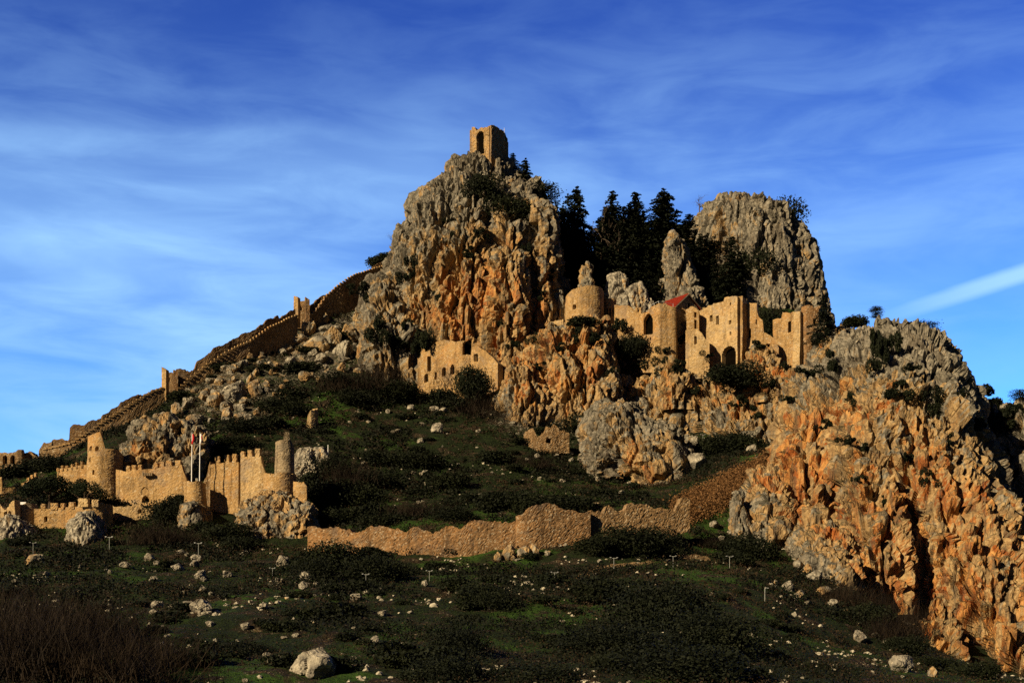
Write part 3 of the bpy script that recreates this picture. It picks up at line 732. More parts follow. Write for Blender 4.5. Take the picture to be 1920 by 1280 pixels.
def px_open(pts, ops, depth=.9):
    """openings given as (column, row of middle, width px, height px, kind[, depth]) onto the path"""
    res = []
    P = np.array(px_path(pts)); seg = np.hypot(*np.diff(P[:, :2], axis=0).T); cum = np.concatenate([[0], np.cumsum(seg)])
    for o in ops:
        s = np.linspace(0, cum[-1], 4000); xx = np.interp(s, cum, P[:, 0]); yy = np.interp(s, cum, P[:, 1])
        col = 960 + xx / yy * F; i = int(np.abs(col - o[0]).argmin()); D = yy[i]
        dcol = abs(np.gradient(col, s)[i]) + 1e-6
        res.append((s[i], (HOR - o[1]) / F * (D - .6), o[2] / dcol, o[3] / F * D, o[4], o[5] if len(o) > 5 else depth))
    return res

def battlement(root, pts, mat, spans, thick=.7, h=None, seed=3):
    """spans: (column left, column right, row top, row bottom) of each merlon on the path"""
    P = np.array(px_path(pts)); seg = np.hypot(*np.diff(P[:, :2], axis=0).T); cum = np.concatenate([[0], np.cumsum(seg)])
    s = np.linspace(0, cum[-1], 4000); xx = np.interp(s, cum, P[:, 0]); yy = np.interp(s, cum, P[:, 1]); col = 960 + xx / yy * F
    VV, QQ, n0 = [], [], 0; rr = np.random.default_rng(seed)
    for a, b_, t_, bt in spans:
        i, j = int(np.abs(col - a).argmin()), int(np.abs(col - b_).argmin())
        p, q = np.array([xx[i], yy[i]]), np.array([xx[j], yy[j]]); D = (p[1] + q[1]) / 2
        z0, z1 = (HOR - bt) / F * D - .3, (HOR - t_) / F * D
        tv = (q - p); l = np.hypot(*tv); tv /= l + 1e-9; nv = np.array([tv[1], -tv[0]])
        m = 5
        for face in range(1):
            us = np.linspace(0, 1, m + 1); ws = np.linspace(0, 1, m + 1)
        # rounded, worn block: a subdivided box
        bm = []
        idx = {}
        def vid(iu, iw, iz):
            k = (iu, iw, iz)
            if k not in idx:
                idx[k] = len(bm)
                u, w2, z = iu / m, iw / 3 - .5, iz / m
                topcut = .10 * (1 if iz == m else 0)
                pos = p + tv * l * u + nv * (w2 * thick + .62 * 0)
                bm.append((pos[0] + rr.normal(0, .045), pos[1] + rr.normal(0, .045), z0 + (z1 - z0) * z - topcut * rr.random() * (2.2 if iu in (0, m) else 1)))
            return idx[k]
        qs = []
        for iu in range(m):
            for iz in range(m):
                qs.append((vid(iu, 3, iz), vid(iu + 1, 3, iz), vid(iu + 1, 3, iz + 1), vid(iu, 3, iz + 1)))
                qs.append((vid(iu + 1, 0, iz), vid(iu, 0, iz), vid(iu, 0, iz + 1), vid(iu + 1, 0, iz + 1)))
        for iw in range(3):
            for iz in range(m):
                qs.append((vid(0, iw, iz), vid(0, iw + 1, iz), vid(0, iw + 1, iz + 1), vid(0, iw, iz + 1)))
                qs.append((vid(m, iw + 1, iz), vid(m, iw, iz), vid(m, iw, iz + 1), vid(m, iw + 1, iz + 1)))
            for iu in range(m):
                qs.append((vid(iu, iw + 1, m), vid(iu + 1, iw + 1, m), vid(iu + 1, iw, m), vid(iu, iw, m)))
        VV += bm; QQ += [tuple(v + n0 for v in f) for f in qs]; n0 += len(bm)
        part('merlon', np.array(bm) + np.array([nv[0] * .3, nv[1] * .3, 0]), np.array(qs), M[mat], root)

def build(name, label, cat, pts, mat='wall', ops=(), merlons=(), group=None, root=None, depth=.9, **kw):
    kw.setdefault('rough', .055)
    if not merlons: kw['ragged'] = kw.get('ragged', .35) * 1.25
    path = px_path(pts)
    if root is None:
        mid = path[len(path) // 2]; root = thing(name, label, cat, (mid[0], mid[1], min(p[2] for p in path)), group)
    if merlons: kw.setdefault('ragged', .10)
    masonry(root, path, mat, openings=px_open(pts, ops, depth), **kw)
    if merlons: battlement(root, pts, mat, merlons)
    return root

def ring_tower(name, label, cat, cpx, D, rpx, tops, bot, mat='wall', ops=(), root=None, group=None, batter=.02, seed=1, thick=1.3, n=40, **kw):
    """round tower: tops is [(bearing degrees, 0 = towards the camera, + = right; row of top)], bot a row"""
    cx = (cpx - 960) / F * D; r = rpx / F * D - thick / 2
    a = np.linspace(-180, 180, n + 1)[:-1]
    ta, tt = zip(*tops); zt = np.interp(a, ta, [(HOR - t_) / F * D for t_ in tt])
    zb = (HOR - bot) / F * D
    path = [(cx + r * math.sin(R(q)), D - r * math.cos(R(q)), zb, z_) for q, z_ in zip(a, zt)]
    if root is None: root = thing(name, label, cat, (cx, D, zb), group)
    res = []
    per = 2 * r * n * math.sin(math.pi / n)
    for o in ops:
        sn = max(-.98, min(.98, (o[0] - cpx) / rpx)); ang = math.degrees(math.asin(sn)); Df = D - (r + thick / 2) * math.cos(R(ang))
        res.append(((ang + 180) / 360 * per, (HOR - o[1]) / F * Df, o[2] / F * D / max(.35, math.cos(R(ang))), o[3] / F * D, o[4], o[5] if len(o) > 5 else .8))
    masonry(root, path, mat, thick=thick, closed=True, openings=res, batter=batter, seed=seed, **kw)
    return root

# ---- the tower on the summit: two faces seen, the right one turned from the sun
t = thing('ruined_tower', 'square ruined stone tower on the summit with a tall breach in its lit face', 'tower', tuple(W(915, 325, 346)))
pts = [(884,344.6,240,345),(890,344,238,345),(893,343.7,242,345),(906,342.4,241,345),(909,342.1,239,345),(917,341.3,237,345)]
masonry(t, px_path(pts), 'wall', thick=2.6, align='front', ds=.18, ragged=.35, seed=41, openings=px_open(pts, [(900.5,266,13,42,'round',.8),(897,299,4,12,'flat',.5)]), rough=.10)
pts = [(918,341.5,237,345),(928,343.4,240,345),(938,345.4,246,345),(945,346.8,253,345),(949,347.6,262,345)]
masonry(t, px_path(pts), 'wall_dull', thick=1.3, ds=.24, ragged=.3, seed=42, rough=.14)
pts = [(950,348.2,262,340),(936,351,258,340),(914,352,258,340),(898,350,250,340),(884.5,346.6,242,340)]
masonry(t, px_path(pts), 'wall_dull', thick=1.2, ds=.35, ragged=.4, seed=43)
m_ = MB(); p_ = W(945.5, 262, 345.5); m_.tube([p_, p_ + [0, 0, 3.2]], .045); m_.tube([p_ + [-.25, 0, 2.6], p_ + [.25, 0, 2.6]], .03); m_.part('aerial', M['white'], t)
build('ruined_wall', 'small leaning stub of wall on the summit ledge left of the square tower', 'wall', [(846,344,316,338),(850,343,314,338),(856,344.5,322,338),(862,346,330,338)], 'wall', seed=44, thick=1.0)
build('ruined_wall', 'short level top of masonry at the left shoulder of the peak', 'wall', [(790,345,362,384),(800,343,354,384),(824,343,352,372)], 'wall', seed=45, thick=1.0)

# ---- curtain wall climbing the left ridge, in three flights
cw = thing('curtain_wall', 'long stepped curtain wall climbing the left ridge up to the peak, with parapet and two gate towers', 'castle wall', tuple(W(320, 760, 304)))
def flight(front, par, seed, nm='wall'):
    masonry(cw, px_path(front), 'wall_dull', thick=1.1, ds=.3, ragged=.16, seed=seed, rough=.06, name='wall')
    masonry(cw, px_path(par), 'wall_par', thick=.8, ds=.3, ragged=.45, seed=seed + 1, rough=.06, name='parapet')
    # pale edge stones along the wall walk
    P_ = np.array(px_path(front)); mb = MB()
    for p_, q_ in zip(P_[:-1], P_[1:]):
        d_ = q_ - p_; L = np.hypot(d_[0], d_[1]); nn_ = max(1, int(L / .8))
        for k_ in range(nn_):
            u0 = p_ + d_ * (k_ + .5) / nn_; tx = d_[:2] / L; rr = _h(np.array([k_]), np.array([int(p_[0] * 7)]), np.array([seed]), 3)[0]
            mb.box((u0[0] + tx[1] * .52, u0[1] - tx[0] * .52, u0[3] + .02 + .12 * rr), (.80 + .25 * rr, .5, .34), (tx[0], tx[1], 0))
    mb.part('coping', M['wall'], cw)
flight([(80,294.9,844,945),(100,295.1,840,940),(133,295.0,832,930),(157,295.6,815,915),(190,297.1,793,895),(240,299.8,762,860),(283,302.6,735,835),(306,304.2,727,815)],
       [(74,298.0,846,925),(84,297.9,831,915),(97,297.6,829,915),(98,297.8,826,905),(131,298.1,823,895),(132.5,298.0,801,850),(158,298.6,795,875),(165,299.0,789,870),(190,300.1,783,860),(193,300.0,776,855),(205,300.8,771,845),(222,301.6,761,835),(226,301.7,754,835),(250,303.1,743,815),(262,303.9,738,810),(284,305.0,729,800),(303,306.2,724,795)], 51)
flight([(331,305.3,732,820),(363,307.7,704,805),(393,309.7,681,775),(433,313.1,656,740),(467,316.0,641,725),(500,320.0,617,700),(540,325.3,598,675),(556,327.0,592,670)],
       [(330,308.8,694,795),(345,309.5,692,775),(364,310.7,690,770),(369,311.1,676,760),(394,312.7,662,745),(400,313.1,652,735),(430,315.6,640,720),(449,317.3,630,705),(470,319.0,620,695),(490,321.1,609,685),(502,322.4,599,680),(530,326.0,590,665),(552,328.1,581,655)], 55)
flight([(579,331.2,594,670),(590,332.5,583,660),(610,335.2,556,645),(635,338.2,535,630),(660,341.3,518,617),(700,346.2,505,605),(742,351.0,494,590)],
       [(579,334.7,574,655),(600,337.3,553,635),(622,339.5,547,620),(635,340.7,539,615),(656,342.9,521,605),(672,344.6,515,590),(690,346.8,508,585),(703,348.1,497,575),(722,350.3,492,565),(746,352.9,487,555)], 59)
# gate towers astride the wall
for cols, rows, DD, sd in (((306,333), (690,752), 304.7, 63), ((553,580), (556,612), 328.6, 67)):
    (c0, c1), (t0, b0) = cols, rows
    masonry(cw, px_path([(c0, DD, t0, b0), (c0 + 8, DD - .5, t0 + 2, b0 + 2)]), 'wall', thick=1.1, ds=.22, ragged=.3, seed=sd, name='gate_pier')
    masonry(cw, px_path([(c1 - 8, DD + .2, t0 + 3, b0 + 4), (c1, DD + .6, t0 + 6, b0 + 4)]), 'wall_rust', thick=1.1, ds=.22, ragged=.3, seed=sd + 1, name='gate_pier')
    masonry(cw, px_path([(c0 + 2, DD + 2.6, t0 + 9, b0 + 4), (c1, DD + 3.2, t0 + 6, b0 + 4)]), 'wall_dull', thick=.8, ds=.3, ragged=.4, seed=sd + 2, name='gate_wall', openings=px_open([(c0 + 2, DD + 2.6, t0, b0), (c1, DD + 3.2, t0, b0)], [(c0 + 11, t0 + 22, 5, 9, 'round', .6)]))

# ---- upper hall at the far left
build('roofless_hall', 'brown roofless hall with two tall arched windows at the far left edge', 'building',
      [(-30,297,845,915),(0,297,847,915),(38,297,846,915),(40,298.5,847,905),(62,299,850,905),(78,298,856,900)], 'wall_dull', [(12,862,7,15,'round',1.0),(26.5,862,7,15,'round',1.0),(10,886,7,10,'round',.6),(25,886,7,10,'round',.6)], seed=71, thick=1.6)
build('castle_wall', 'low stepped tan wall with worn merlons behind the pine trees at the left edge', 'castle wall',
      [(-20,258,893,945),(4,258,895,945),(5,258,915,945),(40,260,913,945),(46,261,905,945),(58,262.5,897,940),(68,263.5,893,935)], 'wall', seed=72, thick=1.0,
      merlons=[(-12,-4,886,894),(40,45,905,913),(50,54,895,901),(57,60,890,897),(64,67,886,892)])

# ---- lower ward
build('castle_building', 'tan building with paired arched windows above the grey rock at the left edge', 'building',
      [(-40,229,944,1005),(6,229,944,1005),(33,227,941,1005)], 'wall_pale', [(15.5,964.5,4.6,12,'round',.8),(22.5,964.5,4.6,12,'round',.8)], seed=73, thick=1.2)
ring_tower('round_turret', 'squat dark round turret joining the paired window building to the outer wall', 'tower', 50, 230, 20, [(-180,946),(180,946)], 1005, 'wall_grey', seed=74)
wh = thing('awning', 'small white awning roof above the outer wall by the pines', 'awning', tuple(W(44, 952, 234)))
m_ = MB(); c_ = W(44, 942, 234); m_.box(c_, (1.3, 1.2, .12)); m_.box(c_ + [0, -.62, -.28], (1.3, .05, .45)); m_.part('canopy', M['white'], wh)
for x_ in (-.55, .55):
    for y_ in (-.5, .5): m_ = MB(); m_.tube([c_ + [x_, y_, -2.2], c_ + [x_, y_, 0]], .05); m_.part('post', M['metal'], wh)
build('castle_wall', 'outer wall with square merlons between the round turret and the bastion turret', 'castle wall',
      [(66,228,954,1012),(110,228,953,1012),(158,227,949,1005)], 'wall', [(88,973,6,8,'round',.5)], seed=75, thick=1.2,
      merlons=[(79,87,944,953),(97,110,943,953),(117,124,943,952),(132,142,941,951)])
tw = ring_tower('bastion_turret', 'low round turret with two tall merlons on the grey boulder', 'tower', 181, 228, 30, [(-180,946),(180,946)], 1000, 'wall', seed=76)
for c0, c1 in ((151,160),(160,168),(174,186)):
    battlement(tw, [(150,225.6,946,980),(181,224.8,946,980),(206,226,946,980)], 'wall_pale', [(c0,c1,934 if c0 < 170 else 936,947)], seed=c0)
build('castle_wall', 'plain low outwork wall with one small square window below the main gate wall', 'castle wall',
      [(213,233,951,990),(245,233,946,985),(290,233,944,982)], 'wall_pale', [(263,958,4.5,6,'flat',.7)], seed=77, thick=1.2)
build('castle_wall', 'short tan wall with small merlons left of the D shaped tower', 'castle wall',
      [(110,252,880,925),(140,251,876,925),(168,250,870,925)], 'wall', seed=78, thick=.9,
      merlons=[(110,114,877,883),(118,122,873,880),(126.5,130.5,873,880),(136,139.5,870,878),(145,148,867,876),(154.5,158,865,875)])
dt = ring_tower('castle_tower', 'tall D shaped stone tower with slit windows rising above the lower ward', 'tower', 197, 247, 31,
      [(-180,850),(-120,818),(-60,818),(-20,818),(8,815),(10,846),(60,846),(100,850),(180,850)], 950, 'wall', seed=79, ds=.2, ragged=.2,
      ops=[(178,841,2.2,7,'flat'),(191,840,2.4,8,'flat'),(177,862,2.4,7,'flat'),(184.5,885,2.2,7,'flat')])
gw = build('castle_wall', 'main golden gate wall of the lower ward with merlons, a blind arch and a dark doorway', 'castle wall',
      [(222,243,880,965),(240,242,884,965),(290,241,878,965),(343,240,872,965),(345,240,882,965),(352,240,900,965)], 'wall', [(276,936,11,12,'round',1.0),(274.5,920,12,13,'round',.22)], seed=80, thick=1.5,
      merlons=[(240,246.5,873,885),(250,257.5,872,884),(261.5,268,871,882),(290.5,298,867,879),(302,310,866,878),(314.5,324,864,876),(331,341,863,874)])
for c0 in (269,273,277,281,285): m_ = MB(); m_.box(W(c0, 888 + (c0 % 2), 239.8), (.22, .9, .55)); m_.part('corbel', M['wall_grey'], gw)
bs = ring_tower('bastion', 'drum shaped bastion under the two flagpoles', 'bastion', 366, 234, 20, [(-180,905),(180,905)], 985, 'wall', seed=81, thick=1.4)
build('castle_wall', 'sloping broken wall end rising behind the flagpoles bastion', 'castle wall', [(381,240,908,950),(388,240,892,950),(394,240,872,950),(399,239.5,866,950)], 'wall_dull', seed=82, thick=1.2)
build('castle_wall', 'golden wall with three worn merlons right of the flagpoles', 'castle wall',
      [(396,237.5,871,960),(410,237.5,869,960),(450,236.5,867,965)], 'wall', seed=83, thick=1.5, merlons=[(406,414,855,868),(424,432,853,867),(438,446,851,866)])
build('castle_wall', 'taller golden wall with three pointed merlons left of the round ruined tower', 'castle wall',
      [(454,236,858,960),(475,235.5,856,960),(491,235,854,960),(494,235,872,950),(499,235,888,945),(520,235,888,945)], 'wall_pale', seed=84, thick=1.5, merlons=[(454,461,846,858),(467,475,844,857),(481,490,841,856)])
rt = ring_tower('round_tower', 'tall slim ruined round tower with a crumbling top in the lower ward', 'tower', 534, 236, 17,
      [(-180,845),(-90,830),(-40,826),(0,824),(10,808),(40,808),(48,828),(120,850),(180,845)], 945, 'wall_grey', seed=85, ragged=.7, thick=1.2, batter=.015)
ring_tower(None, None, None, 525, 234.5, 31, [(-180,892),(-90,886),(0,890),(90,892),(180,892)], 950, 'wall', root=rt, seed=86, thick=1.2)
build('ruined_wall', 'narrow upright fragment of wall right of the slim round tower', 'wall', [(555,232,900,960),(560,231.5,898,960),(572,231,901,960),(576,231,912,960)], 'wall', seed=87, thick=1.1)
build('ruined_wall', 'thin tall splinter of ruined wall standing alone on the bushy slope', 'wall', [(574,282,808,830),(577,282,775,830),(582,282,764,830),(588,282.5,763,825),(592,284,772,820)], 'wall_pale', seed=88, thick=1.1, ragged=.6)
build('ruined_wall', 'low crumbled wall fragment on the slope below the left cliff', 'wall', [(648,297,768,792),(660,297,765,790),(700,298,763,788),(712,299,768,785)], 'wall_grey', seed=89, thick=1.0)
build('ruined_wall', 'low grey ruin with a dark doorway half buried on the slope above the lower wall', 'wall', [(984,284,812,850),(1000,283,808,850),(1034,283,806,850),(1066,284,816,850)], 'wall_dull', [(1028,826,9,8,'flat',.8)], seed=90, thick=1.2, ragged=.9, rough=.12)
build('ruined_wall', 'broken terrace wall fragment above the bushes by the barbican', 'wall', [(1590,205,1110,1120),(1600,205,1108,1120)], 'wall_grey', seed=91, thick=.6) if False else None

# ---- outer barbican wall across the hillside
build('barbican_wall', 'long sagging rust coloured barbican wall across the lower hillside', 'castle wall',
      [(580,212,992,1060),(640,210.5,990,1070),(680,209,991,1080),(735,208,990,1085),(742,208,992,1085),(800,207.6,993,1085),(868,207.5,988,1085),(880,207.5,977,1082),(892,207.6,974,1080),(930,208,977,1072),(960,208.3,975,1065),(973,208.5,968,1060),(975,207.9,966,1060),(985,207.9,956,1052),(1000,208.1,948,1048),(1020,208.6,946,1042),(1040,209.2,953,1035),(1104,211.2,957,1015)],
      'wall_rust', seed=92, thick=1.6, ds=.25, ragged=.36, rough=.085)
build('barbican_wall', 'pale eastern stretch of the lower wall ending under the bracken bank', 'castle wall',
      [(1104,212.2,958,1030),(1140,213.4,956,1020),(1168,214.3,955,1015),(1172,214.4,947,1015),(1185,214.8,942,1015),(1215,215.8,942,1010),(1222,216.0,949,1010),(1236,216.5,950,1010),(1240,216.6,953,1010),(1262,217.3,954,1005),(1275,217.7,938,1000),(1290,218.2,934,995)],
      'wall_dull', seed=93, thick=1.4, ds=.25, ragged=.5, rough=.10)
ht = thing('stone_hut', 'tiny flat roofed stone hut standing behind the lower wall', 'hut', tuple(W(1107, 965, 228)))
masonry(ht, px_path([(1094,227,946,972),(1105,226.5,946,972)]), 'wall_pale', thick=.7, seed=94, ragged=.05)
masonry(ht, px_path([(1107,226.8,947,972),(1121,229,948,972)]), 'wall_grey', thick=.7, seed=95, ragged=.05)
m_ = MB(); m_.box(W(1107, 944.2, 228), (2.9, 3.0, .2)); m_.part('roof', M['wall_grey'], ht)

# ---- palace on the ledge at the foot of the peak
build('palace_ruin', 'lower palace ruin with tall slit windows and a dark cave arch, built against the peak', 'building',
      [(787,310.0,657,770),(812,308.5,649,770),(830,307.5,641,765),(846,306.5,640,760),(852,306.0,636,760),(868,305.0,635,755),(868.6,305.0,634,755),(892,305.0,634,750),(893,304.0,650,750),(905,303.0,656,745),(918,302.0,664,740),(932,301.0,675,735),(938,300.5,682,730)],
      'wall', [(809,682,5.5,27,'flat'),(803.5,709,6,15,'round'),(821,705,3,13,'flat'),(836.5,697,5,17,'pointed'),(853,693,6,18,'pointed'),(881,650,22,29,'round',1.7),(898,671,7,14,'round')], seed=96, thick=2.2, ragged=.3)

# ---- royal apartments along the cliff top
ring_tower('round_tower', 'broad round tower with one small square window on the castle cliff', 'tower', 1096, 325, 36, [(-180,550),(-100,556),(-60,553),(-20,547),(20,545),(70,546),(110,550),(180,550)], 625, 'wall', seed=101, ops=[(1076,576,4,8,'flat'),(1107.5,574,1.2,6,'flat')], ragged=.25, batter=.02)
ring_tower('apse', 'small rounded apse with a row of narrow columns beside the broad round tower', 'apse', 1143, 328, 12.5, [(-180,562),(180,562)], 612, 'wall', seed=102, ops=[(1137,585,1.8,14,'flat'),(1143,585,2.2,14,'flat'),(1149,585,2.2,14,'flat')], thick=1.0, ragged=.1)
build('castle_wall', 'low golden wall with a small square window between apse and pointed arch', 'castle wall',
      [(1153,325,572,640),(1180,323.5,574,640),(1192,323,582,640),(1206,322,590,640)], 'wall', [(1169,601,4,7,'flat')], seed=103, thick=1.2, merlons=[(1193,1197,577,584),(1200,1204,577,590)])
build('castle_bastion', 'tall bastion with a pointed arch window next to the red roofed gable', 'building',
      [(1203,317,590,700),(1222,315.9,580,700),(1237,315,572,700),(1248,315.4,573,700),(1260,315.6,577,700),(1261,318,580,700),(1262,322,580,700)], 'wall', [(1218.5,608,16,38,'pointed',1.3),(1217.5,636,2,4,'flat'),(1222,635,2,4,'flat')], seed=104, thick=2.2, ragged=.3, batter=.01)
gh = thing('gabled_hall', 'gabled hall with the red tiled roof and a big dark round arch below', 'building', tuple(W(1286, 690, 321)))
pts = [(1258,322,584,690),(1274,321.5,578,690),(1291,321,584,690)]
masonry(gh, px_path(pts), 'wall_dull', thick=2.4, seed=105, ragged=.1, openings=px_open(pts, [(1275,601,25,40,'round',2.0)]))
# gable wall, turned to the right, and the roof behind it
A_ = W(1262, 578, 319.5); B_ = W(1313, 581, 324.5); rd = np.array([B_[0] - A_[0], B_[1] - A_[1], 0]); wdt = np.linalg.norm(rd); rd /= wdt; fr = np.array([rd[1], -rd[0], 0])
mid = (A_ + B_) / 2; apex = mid + np.array([0, 0, 3.55]); bk = -fr
masonry(gh, [(A_[0], A_[1], A_[2] - 9, A_[2]), (mid[0], mid[1], A_[2] - 9, apex[2] - .15), (B_[0], B_[1], A_[2] - 9, A_[2])], 'wall_grey', thick=.8, seed=106, ragged=.02, rough=.06, name='gable',
        openings=[(wdt * .56, A_[2] + 1.3, .8, 1.5, 'flat', .4)])
def roof_slab(e, ridge, ov, mat):
    m_ = MB(); up = (ridge - e); L = np.linalg.norm(up); up /= L; e2 = e - up * .8; bkd = bk * 8.0; fo = fr * .7
    nrm_ = np.cross(bk, up); nrm_ = nrm_ if nrm_[2] > 0 else -nrm_
    q = [e2 + fo, ridge + fo, ridge + bkd, e2 + bkd]; th_ = nrm_ * .22
    m_.add([*q, *[v + th_ for v in q]], [(0, 1, 2, 3), (7, 6, 5, 4), (0, 4, 5, 1), (1, 5, 6, 2), (2, 6, 7, 3), (3, 7, 4, 0)])
    # rolls of tile down the slope
    for k in range(22):
        o_ = fo + (bkd - fo) * (k + .5) / 22; m_.tube([e2 + o_ + th_, ridge + o_ + th_], .13, 5)
    return m_
roof_slab(A_ + [0, 0, 0], apex, .4, 'tile').part('roof', M['tile'], gh)
roof_slab(B_ + [0, 0, 0], apex, .4, 'tile').part('roof', M['tile'], gh)
m_ = MB()
for e in (A_, B_): up = (apex - e) / np.linalg.norm(apex - e); m_.tube([e - up * .9 + fr * .75, apex + fr * .75], .16, 5)
m_.part('bargeboard', M['wood'], gh)
# handrail
m_ = MB(); r0, r1, r2 = W(1218, 574, 317), W(1235, 566, 315), W(1262, 570, 318)
m_.tube([r0 + [0, 0, .1], r1 + [0, 0, .2], r2], .05)
for q_ in (r0, (r0 + r1) / 2, r1, (r1 + r2) / 2, r2): m_.tube([q_ - [0, 0, 1.6], q_ + [0, 0, .15]], .05)
m_.part('handrail', M['metal'], gh)
build('stair_turret', 'narrow square turret with dark slits between the gable and the great hall', 'tower',
      [(1287.5,318.5,578,640),(1297,318,576,640),(1311,317.5,582,640)], 'wall', [(1305,590,2.6,9,'flat'),(1305,609,4,19,'round')], seed=107, thick=1.6)
build('castle_house', 'low house with a slit window and a sloping broken gable below the turret', 'building',
      [(1286,315,621,715),(1300,314.5,617,715),(1309,314,618,715),(1316,313.8,626,715),(1330,313.6,648,715)], 'wall_pale', [(1304.5,638,3,14,'flat'),(1300,706,8,14,'round',.7)], seed=108, thick=1.3)
gt = build('great_hall', 'tall great hall wall with small windows and a big round arch behind the tree', 'building',
      [(1311,321.5,586,740),(1330,319.5,578,740),(1350,317.4,569,740),(1361,316.3,566,740),(1363,316.1,559,740),(1386.5,313.8,556,740)], 'wall_pale', [(1337.5,597,3,10,'flat'),(1349,600,5,16,'round'),(1373.5,570,2,5,'flat'),(1372.5,604,3,6,'flat'),(1373,625,2,6,'flat'),(1370.5,672,24,44,'round',1.5),(1337,665,3,6,'round')], seed=109, thick=2.0, ragged=.2,
      merlons=[(1311,1315,583,588),(1320,1324,577,582),(1329,1334,573,579),(1339,1344,569,575)])
masonry(gt, px_path([(1387.4,313.9,556,720),(1392,315.1,558,710),(1397.6,316.6,561,700)]), 'wall', thick=1.3, seed=110)
build('castle_wing', 'stepped ruined wing with an arched window right of the great hall shadow side', 'building',
      [(1397.5,316.6,562,700),(1404,316.3,574,700),(1406,316.2,571,700),(1420,315.6,570,700),(1420.8,315.5,585,700),(1423,315.4,597,700),(1430,315.2,602,700),(1433,315.1,627,700),(1442,314.8,631,700),(1452,314.5,637,700),(1460,314.3,648,700)], 'wall', [(1406,624.5,6,17,'round'),(1419,603,2,8,'flat'),(1441,652,7,14,'flat',.8)], seed=111, thick=1.3)
build('castle_wing', 'ruined end block with a tall narrow window and a bright corner buttress', 'building',
      [(1450,318,600,700),(1466,317.2,596,700),(1469,317,584,700),(1489,316,585,700)], 'wall', [(1482,613,5,20,'flat',.5)], seed=112, thick=1.4)
build('castle_buttress', 'bright smooth corner buttress running down the cliff at the right end of the castle', 'buttress', [(1489.5,315.4,584,705),(1503,314.2,583,705)], 'wall_pale', seed=113, thick=1.6, rough=.06, ragged=.15, batter=.015)
build('castle_tower', 'rounded end tower with a small window at the right end of the castle', 'tower',
      [(1504,315.6,579,690),(1512,315.0,574,690),(1525,315.2,572,690),(1527,315.3,576,690),(1530,315.5,572,690),(1538,317,578,690),(1545,321,585,690)], 'wall_rust', [(1525,603,5,9,'round')], seed=114, thick=1.6)
build('castle_wall', 'short wall with a tiny doorway beside the path railing left of the round tower', 'castle wall', [(1034,320,606,640),(1045,319,602,640),(1058,318,600,640)], 'wall_pale', [(1054,617,4,13,'round')], seed=115, thick=1.0)

# ---- flagpoles on the bastion
for c0, lab, cm, D0 in ((359.5, 'white flagpole with a furled red flag, left of the pair on the bastion', 'red', 233.5), (374.5, 'white flagpole with a furled white and red flag, right of the pair on the bastion', 'cloth', 233.0)):
    b0 = W(c0 - .5, 912, D0); t0 = np.array([b0[0] + .12, D0, (HOR - 812) / F * D0])
    fp = thing('flagpole', lab, 'flagpole', tuple(b0), 'flagpoles on the bastion')
    m_ = MB(); m_.tube([b0 - [0, 0, .6], t0], [.095, .06], 8); m_.part('pole', M['white'], fp, True)
    m_ = MB(); m_.tube([t0, t0 + [0, 0, .12], t0 + [0, 0, .2]], [.1, .1, .02], 8); m_.part('finial', M['metal'], fp)
    fl = MB(); zz = np.linspace(0, 1, 9)
    fl.tube([t0 + [.16 + .10 * math.sin(5 * z), -.05 * math.cos(7 * z), -.15 - 1.9 * z] for z in zz], [.12 + .10 * math.sin(math.pi * (z * .9 + .1)) for z in zz], 7); fl.part('flag', M[cm], fp, True)
    if cm == 'cloth':
        fl = MB(); fl.tube([t0 + [.20, -.14, -.3], t0 + [.30, -.12, -.9], t0 + [.26, -.1, -1.4]], [.06, .12, .05], 6); fl.part('flag_stripe', M['red'], fp, True)
# ---------------------------------------------------------------- finding the surface
bpy.context.view_layer.update()
DG = bpy.context.evaluated_depsgraph_get()
def hit(px, py):
    d = Vector(((px - 960) / F, 1.0, (HOR - py) / F)).normalized()
    ok, loc, nor, idx, ob, mt = S.ray_cast(DG, Vector((0, 0, 0)), d)
    return (np.array(loc), np.array(nor), ob.name) if ok else None
def on_ground(px, py, dmax=430):
    """where the line of sight through a photo pixel meets the ground sheet"""
    D = np.arange(70, dmax, .5); x = (px - 960) / F * D; z = (HOR - py) / F * D
    g_ = gz(x, D); k = np.where(z <= g_)[0]
    if len(k) == 0: return None
    return np.array([x[k[0]], D[k[0]], g_[k[0]]])
def copy_thing(src, loc, rz=0.0, sc=1.0, label=None, tilt=(0, 0)):
    r = src.copy(); COL.objects.link(r); r.location = loc; r.rotation_euler = (tilt[0], tilt[1], rz)
    r.scale = (sc, sc, sc) if isinstance(sc, (int, float)) else sc
    if label: r['label'] = label
    for ch in src.children:
        c_ = ch.copy(); COL.objects.link(c_); c_.parent = r
        for g2 in ch.children:
            e = g2.copy(); COL.objects.link(e); e.parent = c_
    return r
class Kind:
    """a set of differently shaped prototypes; the first use of each moves the prototype itself"""
    def __init__(s, protos): s.p = protos; s.used = [False] * len(protos); s.i = 0
    def put(s, loc, rz, sc, label, cat, group=None, which=None, tilt=(0, 0)):
        i = s.i % len(s.p) if which is None else which; s.i += 1; o = s.p[i]
        if s.used[i]: o = copy_thing(o, loc, rz, sc, None, tilt)
        else:
            s.used[i] = True; o.location = loc; o.rotation_euler = (tilt[0], tilt[1], rz); o.scale = (sc, sc, sc) if isinstance(sc, (int, float)) else sc
        for k_ in ('label', 'category', 'group'):
            if k_ in o: del o[k_]
        tag(o, label, cat, group); return o
    def done(s):
        for o, u in zip(s.p, s.used):
            if not u:
                for ch in list(o.children): bpy.data.objects.remove(ch)
                bpy.data.objects.remove(o)

